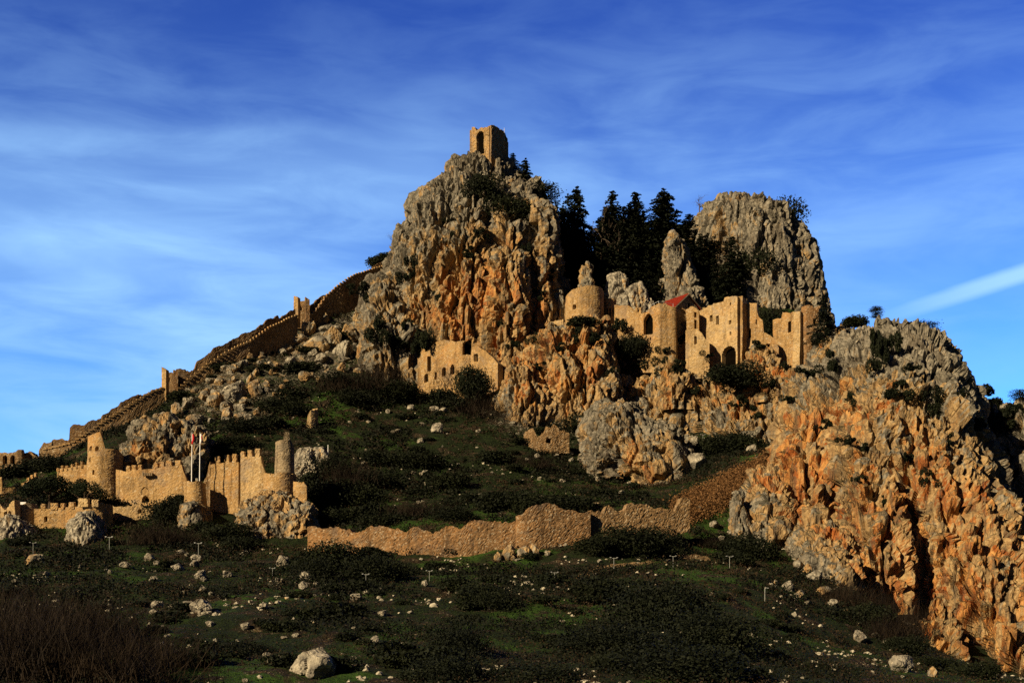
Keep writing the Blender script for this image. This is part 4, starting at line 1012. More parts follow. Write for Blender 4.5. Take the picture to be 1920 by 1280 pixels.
# ---------------------------------------------------------------- boulders
import bmesh
bm = bmesh.new(); bmesh.ops.create_icosphere(bm, subdivisions=5, radius=1.0)
SPH = np.array([v.co[:] for v in bm.verts]); SPT = np.array([[v.index for v in f.verts] for f in bm.faces]); bm.free()
bm = bmesh.new(); bmesh.ops.create_icosphere(bm, subdivisions=1, radius=1.0)
SP1 = np.array([v.co[:] for v in bm.verts]); SP1T = np.array([[v.index for v in f.verts] for f in bm.faces]); bm.free()
def boulder_mesh(seed, mat, squash=(1, .8, .7), cut=16):
    r_ = np.random.default_rng(seed); nn = r_.normal(size=(cut, 3)); nn /= np.linalg.norm(nn, axis=1, keepdims=True); of = r_.uniform(.62, 1.0, cut)
    dp = np.clip(SPH @ nn.T, .05, None); rad = np.minimum((of[None] / dp).min(1), 1.15)
    P = SPH * rad[:, None]
    P = P + SPH * (rock_disp(P * 5 + seed * 9.0, seed, .10, 1.15, 1.0, (4.0, 2.0, .9)) * .62)[:, None]
    return mesh('boulder', P * np.array(squash), SPT, M[mat], False, {'ochre': np.full(len(P), .0)})
def rocks(n, seed, mat, sq):
    return Kind([obj('boulder', boulder_mesh(seed + i, mat, sq[i % len(sq)])) for i in range(n)])
PALE = rocks(7, 900, 'boulder', [(1, .8, .62), (1, .9, .8), (.85, .8, 1), (1.1, .8, .5)])
TAN = rocks(5, 950, 'boulder_tan', [(1, .8, .75), (.9, .85, 1.05), (1.05, .8, .6), (.75, .8, 1.2)])
rb = random.Random(5)
ROCKS = []
def rock_at(px, py, wpx, label, group=None, kind=None, sink=.22, which=None):
    g0 = on_ground(px, py + wpx * .28)
    if g0 is None: return
    s_ = wpx / F * g0[1] * .5 * 1.05
    ROCKS.append((wpx if group else 1e6, (g0[0], g0[1] + s_ * .3, g0[2] + s_ * (.62 - sink)), rb.uniform(0, 6.28), s_ * rb.uniform(.95, 1.1), label, group, kind or PALE, which, (rb.uniform(-.3, .3), rb.uniform(-.3, .3))))
def place_rocks(limit=285):
    """the largest boulders are things; the many smallest are one mesh"""
    bm = bmesh.new(); bmesh.ops.create_icosphere(bm, subdivisions=3, radius=1.0)
    S3 = np.array([v.co[:] for v in bm.verts]); T3 = np.array([[v.index for v in f.verts] for f in bm.faces]); bm.free()
    order = sorted(ROCKS, key=lambda r: -r[0]); VV, TT, n0 = [], [], 0
    for k_, (w_, loc, rz, sc, label, group, K_, which, tl) in enumerate(order):
        if k_ < limit: K_.put(loc, rz, sc, label, 'boulder', group, which, tl); continue
        r_ = np.random.default_rng(k_); nn = r_.normal(size=(12, 3)); nn /= np.linalg.norm(nn, axis=1, keepdims=True)
        rad = np.minimum((r_.uniform(.62, 1, 12)[None] / np.clip(S3 @ nn.T, .05, None)).min(1), 1.15)
        P = S3 * (rad + .07 * fbm(S3 * 3 + k_, k_, 3))[:, None] * [1, .85, .72] * sc; c_, s_ = math.cos(rz), math.sin(rz)
        VV.append(np.stack([P[:, 0] * c_ - P[:, 1] * s_, P[:, 0] * s_ + P[:, 1] * c_, P[:, 2]], 1) + np.array(loc)); TT.append(T3 + n0); n0 += len(S3)
    if VV: obj('small_boulders', mesh('small_boulders', np.concatenate(VV), np.concatenate(TT), M['boulder'], False, {'ochre': np.zeros(n0)}), kind='stuff', label='many small pale boulders strewn over the hillside', cat='boulders')
L1 = 'small pale limestone boulder lying in the dark grass of the foreground slope'
G1 = 'pale boulders on the foreground slope'
rock_at(587, 1246, 82, 'largest grey rounded boulder at the bottom of the foreground slope', None, PALE, .1, 1)
rock_at(376, 1139, 46, 'broad pale flat boulder split at its left end in the foreground', None, PALE, .2, 0)
rock_at(62, 1047, 38, 'wide tan slab boulder beside the leftmost lamp post', None, TAN, .25, 2)
rock_at(1690, 1246, 50, 'rounded grey boulder at the foot of the great cliff, bottom right', None, PALE, .1, 1)
rock_at(972, 776, 46, 'big egg shaped grey boulder with an orange side on the slope below the palace', None, TAN, .05, 1)
rock_at(1307, 868, 40, 'upright grey boulder on the green slope right of the huge rock mass', None, PALE, .05, 2)
rock_at(820, 806, 26, 'pale lone angular boulder on the middle of the slope', None, PALE, .1, 2)
for x_, y_, w_ in ((87,1075,18),(27,1090,12),(152,1063,16),(198,1067,9),(235,1059,24),(279,1046,20),(292,1057,13),(340,1034,20),(333,1062,30),(366,1047,22),(365,1058,20),(289,1085,15),(375,1078,22),(381,1088,15),(380,1106,20),(424,1078,20),(395,1113,13),(293,1133,22),(290,1147,20),(321,1137,22),(352,1132,20),(393,1170,19),(460,1177,19),(525,1090,19),(530,1055,27),(575,1080,30),(569,1099,20),(592,1095,11),(610,1097,9),(493,1138,19),(604,1144,19),(550,1160,9),(556,1191,15),(533,1194,11),(499,1229,16),(520,1240,34),(337,1217,9),(668,1119,22),(648,1147,17),(717,1151,17),(710,1119,9),(703,1204,19),(663,1233,13),(728,1239,16),(776,1230,16),(757,1209,17),(797,1096,15),(917,1140,9),(1057,1205,10),(1154,1136,13),(1125,1052,11),(895,1108,11),(1238,1200,11),(1473,1278,16),(460,1275,14),(345,1110,8)):
    rock_at(x_, y_, w_, L1, G1)
L2 = 'grey and tan limestone block on the rocky slope under the ridge curtain wall'; G2 = 'rock blocks on the slope under the ridge wall'
for x_, y_, w_ in ((408,717,22),(480,732,32),(440,735,48),(400,752,40),(385,742,32),(425,762,28),(520,690,20),(500,650,22),(530,660,18),(560,636,34),(575,616,32),(590,648,44),(622,636,40),(642,658,42),(604,672,28),(545,690,20),(570,702,16),(480,700,17),(460,680,17),(395,715,18),(430,700,14),(500,722,14),(515,742,16),(530,725,14),(350,758,28),(365,788,32),(330,772,28),(310,790,32),(272,792,30),(252,812,26),(480,775,14),(455,755,22),(470,715,20),(660,630,30),(540,615,20),(610,600,18),(640,690,22),(615,700,16),(395,790,18),(380,815,22),(410,735,20)):
    rock_at(x_, y_, w_, L2, G2, TAN if rb.random() < .55 else PALE, .12)
for k_ in range(120):
    cx_ = rb.uniform(330, 680); cy_ = rb.uniform(-1, 1); mid_ = 790 - (cx_ - 330) * .46
    rock_at(cx_, mid_ + cy_ * 62, rb.uniform(8, 30) if rb.random() < .6 else rb.uniform(6, 13), L2, G2, TAN if rb.random() < .42 else PALE, .16)
L3 = 'little white stone block scattered on the grassy slope inside the lower wall'; G3 = 'stone blocks on the slope inside the wall'
for x_, y_, w_ in ((746,808,12),(1000,790,18),(1410,843,22),(815,767,20),(832,768,22),(770,765,16),(1050,768,17),(1275,802,24),(1300,828,24),(1262,812,18),(1240,795,20),(1120,900,12),(1180,905,12),(1165,925,14),(1220,790,18),(735,868,9),(690,790,9)):
    rock_at(x_, y_, w_, L3, G3)
for k_ in range(60):
    gx_, gy_ = rb.uniform(640, 1200), rb.uniform(770, 945); rock_at(gx_, gy_, rb.uniform(4, 14), L3, G3)
L4 = 'orange and grey rock block piled below the castle cliff'; G4 = 'rock blocks piled below the castle cliff'
for x_, y_, w_ in ((945,728,54),(1012,716,46),(985,690,34),(960,700,30),(1035,742,30),(1055,790,22),(1075,770,30),(1095,745,34),(1130,760,26),(925,745,26),(1000,745,30),(900,712,36),(885,695,28),(1160,745,26)):
    rock_at(x_, y_, w_, L4, G4, TAN if rb.random() < .65 else PALE, .1)
L5 = 'broken pale rock at the grassy foot of the great cliff'; G5 = 'broken rocks at the foot of the great cliff'
for x_, y_, w_ in ((1613,1195,28),(1640,1190,16),(1610,1170,12),(1480,1100,26),(1500,1115,22),(1455,1095,14),(1530,1080,30),(1545,1110,24),(1350,1010,24),(1340,985,22),(1372,1000,20),(1500,1060,26),(1560,1130,20),(1590,1145,16),(1515,1130,14),(1750,1262,24),(1660,1205,14),(1310,960,16)):
    rock_at(x_, y_, w_, L5, G5, PALE if rb.random() < .6 else TAN, .12)
for k_ in range(42):
    rock_at(rb.uniform(0, 860), rb.uniform(1030, 1270), rb.uniform(5, 11), L1, G1)
for k_ in range(16): rock_at(rb.uniform(1050, 1420), rb.uniform(1040, 1130), rb.uniform(4, 9), L1, G1)
for k_ in range(26):
    px = rb.uniform(590, 1110); py = np.interp(px, [580, 680, 770, 880, 940, 1000, 1060, 1105], [1030, 1055, 1062, 1060, 1052, 1040, 1018, 1000]) + rb.uniform(0, 10)
    rock_at(px, py, rb.uniform(5, 12), 'fallen wall stone lying at the foot of the long barbican wall', 'fallen stones below the barbican wall', TAN if rb.random() < .6 else PALE, .2)
for x_, y_, w_ in ((955,1042,30),(980,1036,34),(1002,1036,26),(935,1048,20)):
    rock_at(x_, y_, w_, 'tan rock ledge showing under the middle of the barbican wall', 'rock ledges under the barbican wall', TAN, .15)
place_rocks(); PALE.done(); TAN.done()

# ---------------------------------------------------------------- plants
def leaf_quads(cen, size, r_, flat=0.0, asp=.62):
    n = len(cen); a = r_.normal(size=(n, 3)); a[:, 2] *= (1 - flat); a /= np.linalg.norm(a, axis=1, keepdims=True)
    b_ = r_.normal(size=(n, 3)); b_[:, 2] *= (1 - flat); b_ -= a * (a * b_).sum(1, keepdims=True); b_ /= np.linalg.norm(b_, axis=1, keepdims=True)
    s_ = (size * r_.uniform(.6, 1.4, n))[:, None]; a *= s_; b_ *= s_ * asp
    V_ = np.stack([cen - a, cen + b_ * .9 - a * .1, cen + a, cen - b_ * .9 + a * .1], 1).reshape(-1, 3)
    return V_, np.arange(4 * n).reshape(n, 4)
def bush_mesh(seed, n, mat, leaf, lumps=7, flat=.75, spread=.55, lr=(.34, .58)):
    r_ = np.random.default_rng(seed); C_ = []
    for i in range(lumps):
        d_ = r_.normal(size=3); d_[2] = abs(d_[2]) * .7; d_ *= r_.uniform(.1, spread) / np.linalg.norm(d_); rr_ = r_.uniform(*lr)
        m_ = n // lumps; p_ = r_.normal(size=(m_, 3)); p_ /= np.linalg.norm(p_, axis=1, keepdims=True); p_ *= rr_ * r_.uniform(.35, 1.08, (m_, 1)) ** .6
        C_.append(p_ + d_)
    C_ = np.concatenate(C_); C_[:, 2] = (C_[:, 2] + .28) * flat; C_ = C_[C_[:, 2] > -.12]
    V_, Q_ = leaf_quads(C_, leaf, r_); return mesh('bush', V_, Q_, M[mat], False)
def brush_mesh(seed, n, mat, w_=.012, spread=.8):
    """leafless brushwood: many fine forked twigs fanning up from the ground"""
    r_ = np.random.default_rng(seed); mb = MB()
    for i in range(n):
        b0 = np.array([r_.normal() * .42, r_.normal() * .42, 0]); d_ = np.array([r_.normal() * .45 * spread, r_.normal() * .45 * spread, 1.0]); d_ /= np.linalg.norm(d_)
        L = r_.uniform(.45, 1.0); p_ = b0
        for sgm in range(3):
            q_ = p_ + d_ * L / 3; t_ = np.cross(d_, r_.normal(size=3)); t_ /= np.linalg.norm(t_); ww = w_ * (1 - sgm * .28)
            mb.add([p_ - t_ * ww, p_ + t_ * ww, q_ + t_ * ww * .7, q_ - t_ * ww * .7], [(0, 1, 2, 3)])
            for f_ in range(2):
                e = d_ + r_.normal(size=3) * .55; e /= np.linalg.norm(e); q2 = q_ + e * L * r_.uniform(.12, .3)
                mb.add([q_ - t_ * ww * .5, q_ + t_ * ww * .5, q2], [], [(0, 1, 2)])
            d_ = d_ + r_.normal(size=3) * .22; d_ /= np.linalg.norm(d_); p_ = q_
    return mb.mesh('brush', M[mat])
BUSH = Kind([obj('bush', bush_mesh(20 + i, 3000, 'leaf', .058, 7 + i % 3)) for i in range(5)])
BIG = Kind([obj('bush', bush_mesh(40 + i, 7000, 'leaf', .036, 12)) for i in range(3)])
SCRUB = Kind([obj('bush', bush_mesh(160 + i, 2600, 'leaf', .055, 10, .9, 1.0, (.12, .36))) for i in range(5)])
FORE = Kind([obj('tree', bush_mesh(140 + i, 17000, 'conifer', .020, 17)) for i in range(2)])
BROWN = Kind([obj('brushwood', brush_mesh(60 + i, 480, 'brown_leaf', .0065)) for i in range(4)])
LOW = Kind([obj('shrub', bush_mesh(80 + i, 1500, 'leaf', .075, 6, .6)) for i in range(3)])

def conifer(seed, dens=1.0, droop=.10, top=.0, wide=.24):
    r_ = np.random.default_rng(seed); t = thing('conifer', '', '')
    mb = MB(); zz = np.linspace(0, 1, 8); mb.tube([[.008 * math.sin(3 * z + seed), .008 * math.cos(2 * z), z] for z in zz], .018 * (1 - zz * .92), 7); part('trunk', *mb.get(), M['bark'], t)
    mb = MB(); C_ = []
    lv = 24
    for k in range(lv):
        z = .12 + .86 * (k / (lv - 1)) ** .95 + r_.normal() * .008; u = (z - .12) / .88
        rad = wide * ((1 - u) ** .75 * (.65 + .35 * min(1, u * 5))) * r_.uniform(.75, 1.15) + .018
        nb = int(r_.integers(5, 9)); a0 = r_.uniform(0, 6.28); lop = r_.uniform(0, 6.28)
        for j in range(nb):
            if r_.random() < .14: continue
            a = a0 + j * 6.283 / nb + r_.normal() * .22; L = rad * r_.uniform(.35, 1.4) * (1 + .36 * math.cos(a - seed * 2.1)); m_ = max(3, int(L / .013 * dens))
            s_ = np.linspace(.12, 1, m_); dirv = np.array([math.cos(a), math.sin(a), 0]); side = np.array([-dirv[1], dirv[0], 0])
            ph = z + L * (.20 * s_ - .42 * s_ ** 2 + .12 * s_ ** 3) - droop * 0
            mb.tube([dirv * 0 + [0, 0, z], dirv * L * .55 + [0, 0, z + L * .04], dirv * L + [0, 0, z - L * .10]], [.005, .0035, .001], 3)
            for rep in range(4):
                off = side * (r_.normal(size=m_) * .16 * L * np.sin(s_ * 2.4 + .4))[:, None]
                C_.append(dirv * (L * s_)[:, None] + off + np.stack([s_ * 0, s_ * 0, ph + r_.normal(size=m_) * .006], 1))
    C_ = np.concatenate(C_); V_, Q_ = leaf_quads(C_, .0185, r_, .60, .62)
    mb.add(V_, Q_); part('crown', *mb.get(), M['conifer'], t); return t
CON = Kind([conifer(1, wide=.25), conifer(2, 1.1, wide=.31), conifer(3, 1.0, wide=.22), conifer(4, .9, wide=.36)])
def flat_conifer(seed):
    """a wind clipped, flat layered tree"""
    r_ = np.random.default_rng(seed); t = thing('conifer', '', ''); mb = MB()
    mb.tube([[0, 0, 0], [.03, .02, .4], [-.02, .0, .8], [.0, .0, .95]], [.03, .024, .016, .006], 7); part('trunk', *mb.get(), M['bark'], t); mb = MB(); C_ = []
    for k in range(10):
        z = .35 + .06 * k + r_.normal() * .02; nb = 5
        for j in range(nb):
            a = r_.uniform(0, 6.28); L = r_.uniform(.2, .48) * (1 - .35 * abs(k - 5) / 5); d_ = np.array([math.cos(a), math.sin(a), r_.uniform(-.1, .25)])
            mb.tube([[0, 0, z], d_ * L * .6 + [0, 0, z], d_ * L + [0, 0, z]], [.012, .007, .002], 4); e = d_ * L * .8 + [0, 0, z]
            p_ = r_.normal(size=(60, 3)) * [.10, .10, .03]; C_.append(e + p_)
    C_ = np.concatenate(C_); V_, Q_ = leaf_quads(C_, .024, r_, .6); mb.add(V_, Q_); part('crown', *mb.get(), M['conifer'], t); return t
FLAT = Kind([flat_conifer(11), flat_conifer(12)])
def bare_tree(seed, spread=.6, n0=5):
    r_ = np.random.default_rng(seed); t = thing('bare_tree', '', ''); mb = MB()
    mb.tube([[0, 0, 0], [.02, .01, .25], [-.01, .02, .45]], [.028, .022, .016], 6); part('trunk', *mb.get(), M['twig'], t); mb = MB()
    def grow(p_, d_, L, rad, dep):
        pts = [p_]; d2 = d_
        for k in range(3): d2 = d2 + r_.normal(size=3) * .14; d2 /= np.linalg.norm(d2); pts.append(pts[-1] + d2 * L / 3)
        mb.tube(pts, [rad, rad * .85, rad * .7, rad * .5], 4 if dep < 2 else 3)
        if dep < 4:
            for k in range(3 if dep < 3 else 2):
                e = d2 + r_.normal(size=3) * spread; e[2] += .12; e /= np.linalg.norm(e); grow(pts[int(r_.integers(1, 4))], e, L * r_.uniform(.55, .8), rad * .52, dep + 1)
    for k in range(n0):
        d_ = np.array([r_.normal() * spread, r_.normal() * spread, 1.0]); d_ /= np.linalg.norm(d_); grow(np.array([0, 0, r_.uniform(.2, .45)]), d_, .30, .013, 0)
    part('branches', *mb.get(), M['twig'], t); return t
BARE = Kind([bare_tree(5), bare_tree(6, .5), bare_tree(7, .9, 4)])
def pine(seed):
    r_ = np.random.default_rng(seed); t = thing('umbrella_pine', '', ''); mb = MB()
    mb.tube([[0, 0, 0], [.03, 0, .25], [.0, .02, .5], [.02, 0, .68]], [.045, .038, .03, .02], 8)
    for k in range(6):
        a = k * 1.05 + r_.normal() * .2; mb.tube([[.0, .02, .48 + .03 * k], [.2 * math.cos(a), .2 * math.sin(a), .62 + .02 * k], [.38 * math.cos(a), .38 * math.sin(a), .70]], [.02, .014, .006], 5)
    part('trunk', *mb.get(), M['bark'], t); C_ = []
    for k in range(26):
        a = r_.uniform(0, 6.28); q_ = math.sqrt(r_.random()) * .46; c_ = np.array([q_ * math.cos(a), q_ * math.sin(a), .60 + .30 * (1 - (q_ / .5) ** 2) * r_.uniform(.5, 1)])
        p_ = r_.normal(size=(230, 3)); p_ /= np.linalg.norm(p_, axis=1, keepdims=True); C_.append(c_ + p_ * r_.uniform(.4, 1.05, (230, 1)) ** .5 * [.15, .15, .11])
    V_, Q_ = leaf_quads(np.concatenate(C_), .017, r_); part('crown', V_, Q_, M['pine'], t); return t
PINE = Kind([pine(31), pine(32)])

def plant(K, px, py_base, hpx, label, cat, group=None, wide=None, D=None, which=None, sink=.04, ground=False, lean=0.0):
    """stands a plant of height hpx (photo pixels) where the line of sight meets the surface, or D metres away"""
    if D is None:
        h_ = hit(px, py_base)
        if h_ is None: return None
        p_ = h_[0]
    else:
        p_ = W(px, py_base, D)
        if ground:
            zg = gz(p_[0], p_[1])[0]; hpx = hpx + max(-hpx * .35, (zg - p_[2]) * -F / D); p_[2] = zg
    H_ = hpx / F * p_[1]; w_ = H_ if wide is None else wide / F * p_[1]
    return K.put((p_[0], p_[1] + (w_ * .15 if D is None else 0), p_[2] - H_ * sink), rb.uniform(0, 6.28), (w_, w_, H_), label, cat, group, which, (rb.uniform(-lean, lean), rb.uniform(-lean, lean)))

# conifers on the saddle behind the castle
GC = 'dark conifers on the saddle'
for px, base, top, D_, wch, lab in (
    (1082,470,346,372,1,'layered dark conifer on the skyline with wide drooping arms, left of the bare grey tree'),
    (1147,480,352,374,0,'slender pointed dark conifer on the skyline right of the bare grey tree'),
    (1196,480,354,375,2,'dense narrow dark conifer on the skyline between two taller neighbours'),
    (1242,490,350,373,1,'tallest dense dark conifer on the skyline, next to the back crag'),
    (1040,440,379,368,2,'tiny pointed conifer in the gap beside the peak crag')):
    plant(CON, px, base, base - top, lab, 'tree', GC, (base - top) * 1.15, D_, wch, ground=True, lean=.05)
DL = 'dark conifer packed in the shaded grove between the peak and the back crag'
grove = []
for D_, lo, hi, cols in ((372,398,470,range(1056,1330,26)),(364,402,490,range(1050,1345,24)),(356,420,520,range(1046,1360,25)),(349,450,545,range(1070,1372,27)),(342,490,575,range(1130,1390,30))):
    for px in cols:
        if 1236 < px < 1300 and D_ < 345: continue
        grove.append((px + rb.uniform(-9, 9), hi, lo + rb.uniform(-26, 44), D_ + rb.uniform(-3, 3), rb.randrange(4)))
for px, base, top, D_, wch in grove:
    plant(CON, px, base, base - top, DL, 'tree', 'dark conifers in the shaded grove', (base - top) * rb.uniform(1.0, 1.7), D_, wch, ground=True, lean=.07)
plant(BARE, 1128, 500, 124, 'bare grey leafless tree among the skyline conifers', 'tree', None, 84, 352, 0, ground=True)
plant(BARE, 1313, 398, 42, 'small bare wind shaped tree on the left top of the back crag', 'tree', None, 46, None, 2)
plant(CON, 986, 378, 84, 'dark narrow conifer leaning out right of the summit tower', 'tree', None, 84, 347, 1)
plant(CON, 962, 345, 60, 'small ragged conifer against the right face of the summit tower', 'tree', None, 70, 349, 3)
plant(FLAT, 1021, 412, 74, 'flat topped dark conifer on the skyline right of the peak', 'tree', None, 74, 342, 1)
plant(CON, 1003, 425, 74, 'dark bushy conifer tucked below the flat topped skyline tree', 'tree', None, 84, 339, 3)
plant(BIG, 906, 380, 70, 'dark round evergreen right below the summit tower', 'bush', None, 54, 331)
plant(BIG, 942, 410, 60, 'dark evergreen in the notch below the summit spires', 'bush', None, 58, 331)
plant(BIG, 972, 404, 40, 'dark evergreen at the right of the notch below the summit spires', 'bush', None, 44, 335)
plant(BARE, 863, 304, 16, 'tiny bare bush on the summit ledge left of the square tower', 'bush', None, 28, 346, 2)
plant(BARE, 770, 425, 42, 'thin bare tree on the left edge of the peak crag', 'tree', None, 30, 349, 1)
plant(BARE, 742, 470, 44, 'bare upright sapling above the top of the curtain wall', 'tree', None, 40, 356, 1)
plant(BUSH, 712, 502, 32, 'dark shrub on the ridge at the top of the curtain wall', 'bush', None, 38, 357)
plant(BUSH, 735, 486, 22, 'low dark shrub beside the sapling above the curtain wall', 'bush', None, 34, 357)
plant(BIG, 1452, 425, 62, 'dark spreading evergreen on the right shoulder of the back crag', 'tree', None, 66, 367)
plant(BIG, 1414, 515, 68, 'dark tree clinging to the middle of the back crag face', 'tree', None, 58, 352)
plant(BIG, 1506, 480, 48, 'dark bush on the right skyline edge of the back crag', 'bush', None, 32, 364)
plant(BIG, 1380, 722, 52, 'dark sprawling tree in front of the great hall arch', 'tree', None, 66, 299)
plant(BUSH, 1362, 712, 34, 'dark bush at the foot of the great hall arch', 'bush', None, 46, 297)
plant(CON, 1546, 650, 100, 'layered conifer hanging at the right end of the castle', 'tree', None, 84, 305, 3)
plant(BIG, 1440, 632, 62, 'dark tree filling the gap in the ruined castle wing', 'tree', None, 50, 330)
plant(BUSH, 1606, 610, 26, 'low wind bent evergreen on the left of the great cliff top', 'bush', None, 38, 283)
plant(FLAT, 1643, 604, 32, 'mushroom shaped small tree on the top of the great cliff', 'tree', None, 32, 282, 1)
plant(FLAT, 1735, 640, 40, 'spreading low tree on the right slope of the great cliff top', 'tree', None, 62, 278, 0)
plant(BIG, 1178, 664, 56, 'dark bush in the recess left of the pointed arch', 'bush', None, 44, 316)
plant(BUSH, 1098, 616, 28, 'dark scrub on the rock beneath the broad round tower', 'bush', None, 56, 311)
plant(FLAT, 1912, 760, 32, 'small tree on the skyline at the right edge of the photograph', 'tree', None, 44, 286, 0)
GB = 'evergreen bushes growing on the cliffs'
for px, py, w_, h_ in ((720,642,54,40),(752,650,36,34),(795,655,32,48),(880,478,28,22),(1655,660,36,56),(1645,690,26,40),(1680,740,44,26),(1730,752,44,30),(1752,770,34,34),(1710,690,24,20),(1250,700,30,26),(1080,640,22,20),(1003,640,26,22),(1440,720,26,20),(1520,700,34,24),(1600,760,24,18),(1560,690,26,26),(1470,690,22,20),(1620,840,22,18),(1700,860,24,18),(1740,905,26,26),(1660,940,18,16),(1610,900,20,16),(1830,800,34,30),(1880,790,56,44),(1910,800,50,50),(1860,760,44,26),(1800,740,24,16),(845,440,14,12),(838,415,10,10),(770,520,30,30),(690,560,40,22),(680,545,34,18),(1030,520,18,22),(990,470,16,16),(900,445,20,14),(1015,560,18,18),(940,610,18,14),(820,560,16,18),(1590,830,22,16),(1545,800,20,18),(1780,830,18,18)):
    plant(SCRUB, px, py + h_ * .3, h_ * rb.uniform(1.0, 1.7), 'dark evergreen bush rooted in cracks of the bare cliffs', 'bush', GB, w_ * rb.uniform(.7, 1.0))

for px, py, w_, h_ in ((1215,690,26,22),(1270,690,22,30),(1322,668,20,18),(1330,715,26,20),(1425,650,22,18),(1160,620,26,30),(1300,735,24,18),(1245,660,16,16),(1120,640,24,18),(1050,655,20,14),(965,650,20,18),(1010,690,20,16),(1140,700,20,22),(1385,760,22,16),(1420,780,20,16),(1480,750,20,16),(1530,640,20,26),(1275,640,18,26)):
    plant(SCRUB, px, py + h_ * .3, h_ * rb.uniform(1.0, 1.5), 'straggling dark scrub growing against the castle walls and ledges', 'bush', 'scrub around the castle ledges', w_)
plant(BIG, 888, 748, 78, 'dark bush growing up the right half of the palace ruin', 'bush', None, 56, 302.5)
# umbrella pines and named thickets in the lower ward
plant(PINE, 92, 985, 104, 'large dark umbrella pine behind the outer wall', 'tree', None, 112, 240, 0)
plant(PINE, 160, 985, 95, 'smaller rounded umbrella pine beside the D shaped tower', 'tree', None, 76, 238, 1)
GD = 'dark evergreen thickets on the hillside'
TH = 'dense dark evergreen thicket on the hillside around the castle walls'
for px, py, w_, h_ in ((690,722,84,44),(740,738,64,46),(650,716,70,44),(715,700,60,36),(625,725,60,34),(665,748,60,34),(565,690,50,26),(345,742,40,22),(420,690,44,22),(470,660,40,20),(520,760,60,34),(560,770,60,34),(540,740,50,24),(460,800,60,30),(500,790,50,30),(420,850,60,34),(440,830,54,30),(370,870,50,50),(350,850,44,50),(310,850,60,40),(285,870,44,34),(100,872,60,34),(60,872,40,30),(30,885,50,30),(620,925,70,60),(650,900,60,56),(610,885,60,50),(675,930,60,50),(590,905,50,44),(630,970,70,44),(690,960,50,40),(312,962,60,50),(338,945,34,34),(473,935,40,40),(485,925,28,30),(300,1012,60,26),(330,1012,56,30),(420,1000,70,40),(390,990,50,34),(440,1020,60,40),(690,1070,70,56),(620,1050,90,60),(730,1068,60,50),(590,1075,60,50),(1180,1020,90,60),(1130,1025,70,50),(1220,1015,70,46),(1165,990,60,40),(1240,1035,50,30),(960,940,60,50),(925,945,50,44),(1000,950,60,44),(1060,948,80,46),(1100,945,50,34),(1250,870,60,30),(1365,830,70,46),(1340,842,56,36),(1400,835,50,30),(1410,1030,70,56),(1450,1010,50,40),(1390,1050,50,34),(1330,1020,34,24),(890,1112,70,50),(860,1100,50,40),(930,1130,60,40),(830,745,44,40),(850,760,50,36),(900,770,70,46),(960,740,44,30),(1080,800,60,40),(1110,790,34,30),(720,860,60,44),(790,865,70,40),(700,900,60,40),(850,905,60,40),(930,860,50,30),(1000,870,60,30),(780,960,80,34),(850,965,60,30),(720,975,70,34),(1150,820,24,30),(1185,740,40,30),(1225,730,40,20),(1290,760,50,24),(1620,1155,70,56),(1660,1185,60,50),(1580,1120,60,50),(1700,1215,60,40),(1830,1262,70,40),(1760,1245,60,34),(1130,1110,80,50)):
    g0 = on_ground(px, py + h_ * .3)
    if g0 is None: continue
    w2, h2_ = w_ / F * g0[1], h_ / F * g0[1]
    brown = rb.random() < .22
    (BROWN if brown else (BIG if w_ > 50 else BUSH)).put((g0[0], g0[1] + w2 * .2, g0[2] - .05 * h2_), rb.uniform(0, 6.28), (w2 * .95, w2 * .95, h2_ * 1.1), 'leafless brown brushwood thicket on the hillside around the castle' if brown else TH, 'bush', 'brown brushwood on the hillside' if brown else GD)
# large trees and brush of the near foreground
for px, py, w_, h_, lab in ((1230,1190,150,130,'big dark evergreen at the lower middle right of the foreground'),(1330,1230,150,110,'big dark evergreen right of the tallest foreground tree'),(1160,1240,150,90,'broad dark evergreen in the bottom foreground below the barbican'),(1290,1285,200,100,'dark evergreen crown cut by the bottom edge, right of centre'),(860,1245,90,100,'dark upright evergreen at the bottom centre of the foreground'),(840,1290,120,80,'dark evergreen crown cut by the bottom edge at the centre'),(450,1240,90,50,'dark low evergreen left of the largest foreground boulder'),(1010,1290,150,60,'low dark evergreen along the bottom edge between centre and right')):
    plant(FORE, px, py, h_ * 1.15, lab, 'tree', None, w_, on_ground(px, py - 12)[1])
for px, py, w_, h_ in ((60,1270,190,120),(160,1270,180,110),(0,1240,170,120),(110,1210,160,90),(230,1285,170,90),(30,1190,130,80),(200,1200,120,60),(290,1250,110,60),(290,1022,90,40),(1700,1200,90,60),(1650,1165,70,50),(870,740,80,50),(905,725,60,40),(280,855,70,46)):
    g0 = on_ground(px, py)
    if g0 is None: continue
    w2, h2_ = w_ / F * g0[1], h_ / F * g0[1]
    BROWN.put((g0[0], g0[1], g0[2] - .1), rb.uniform(0, 6.28), (w2 * .8, w2 * .8, h2_ * 1.25), 'tangle of leafless brown twigs standing on the slope', 'bush', 'tangles of leafless brown twigs')
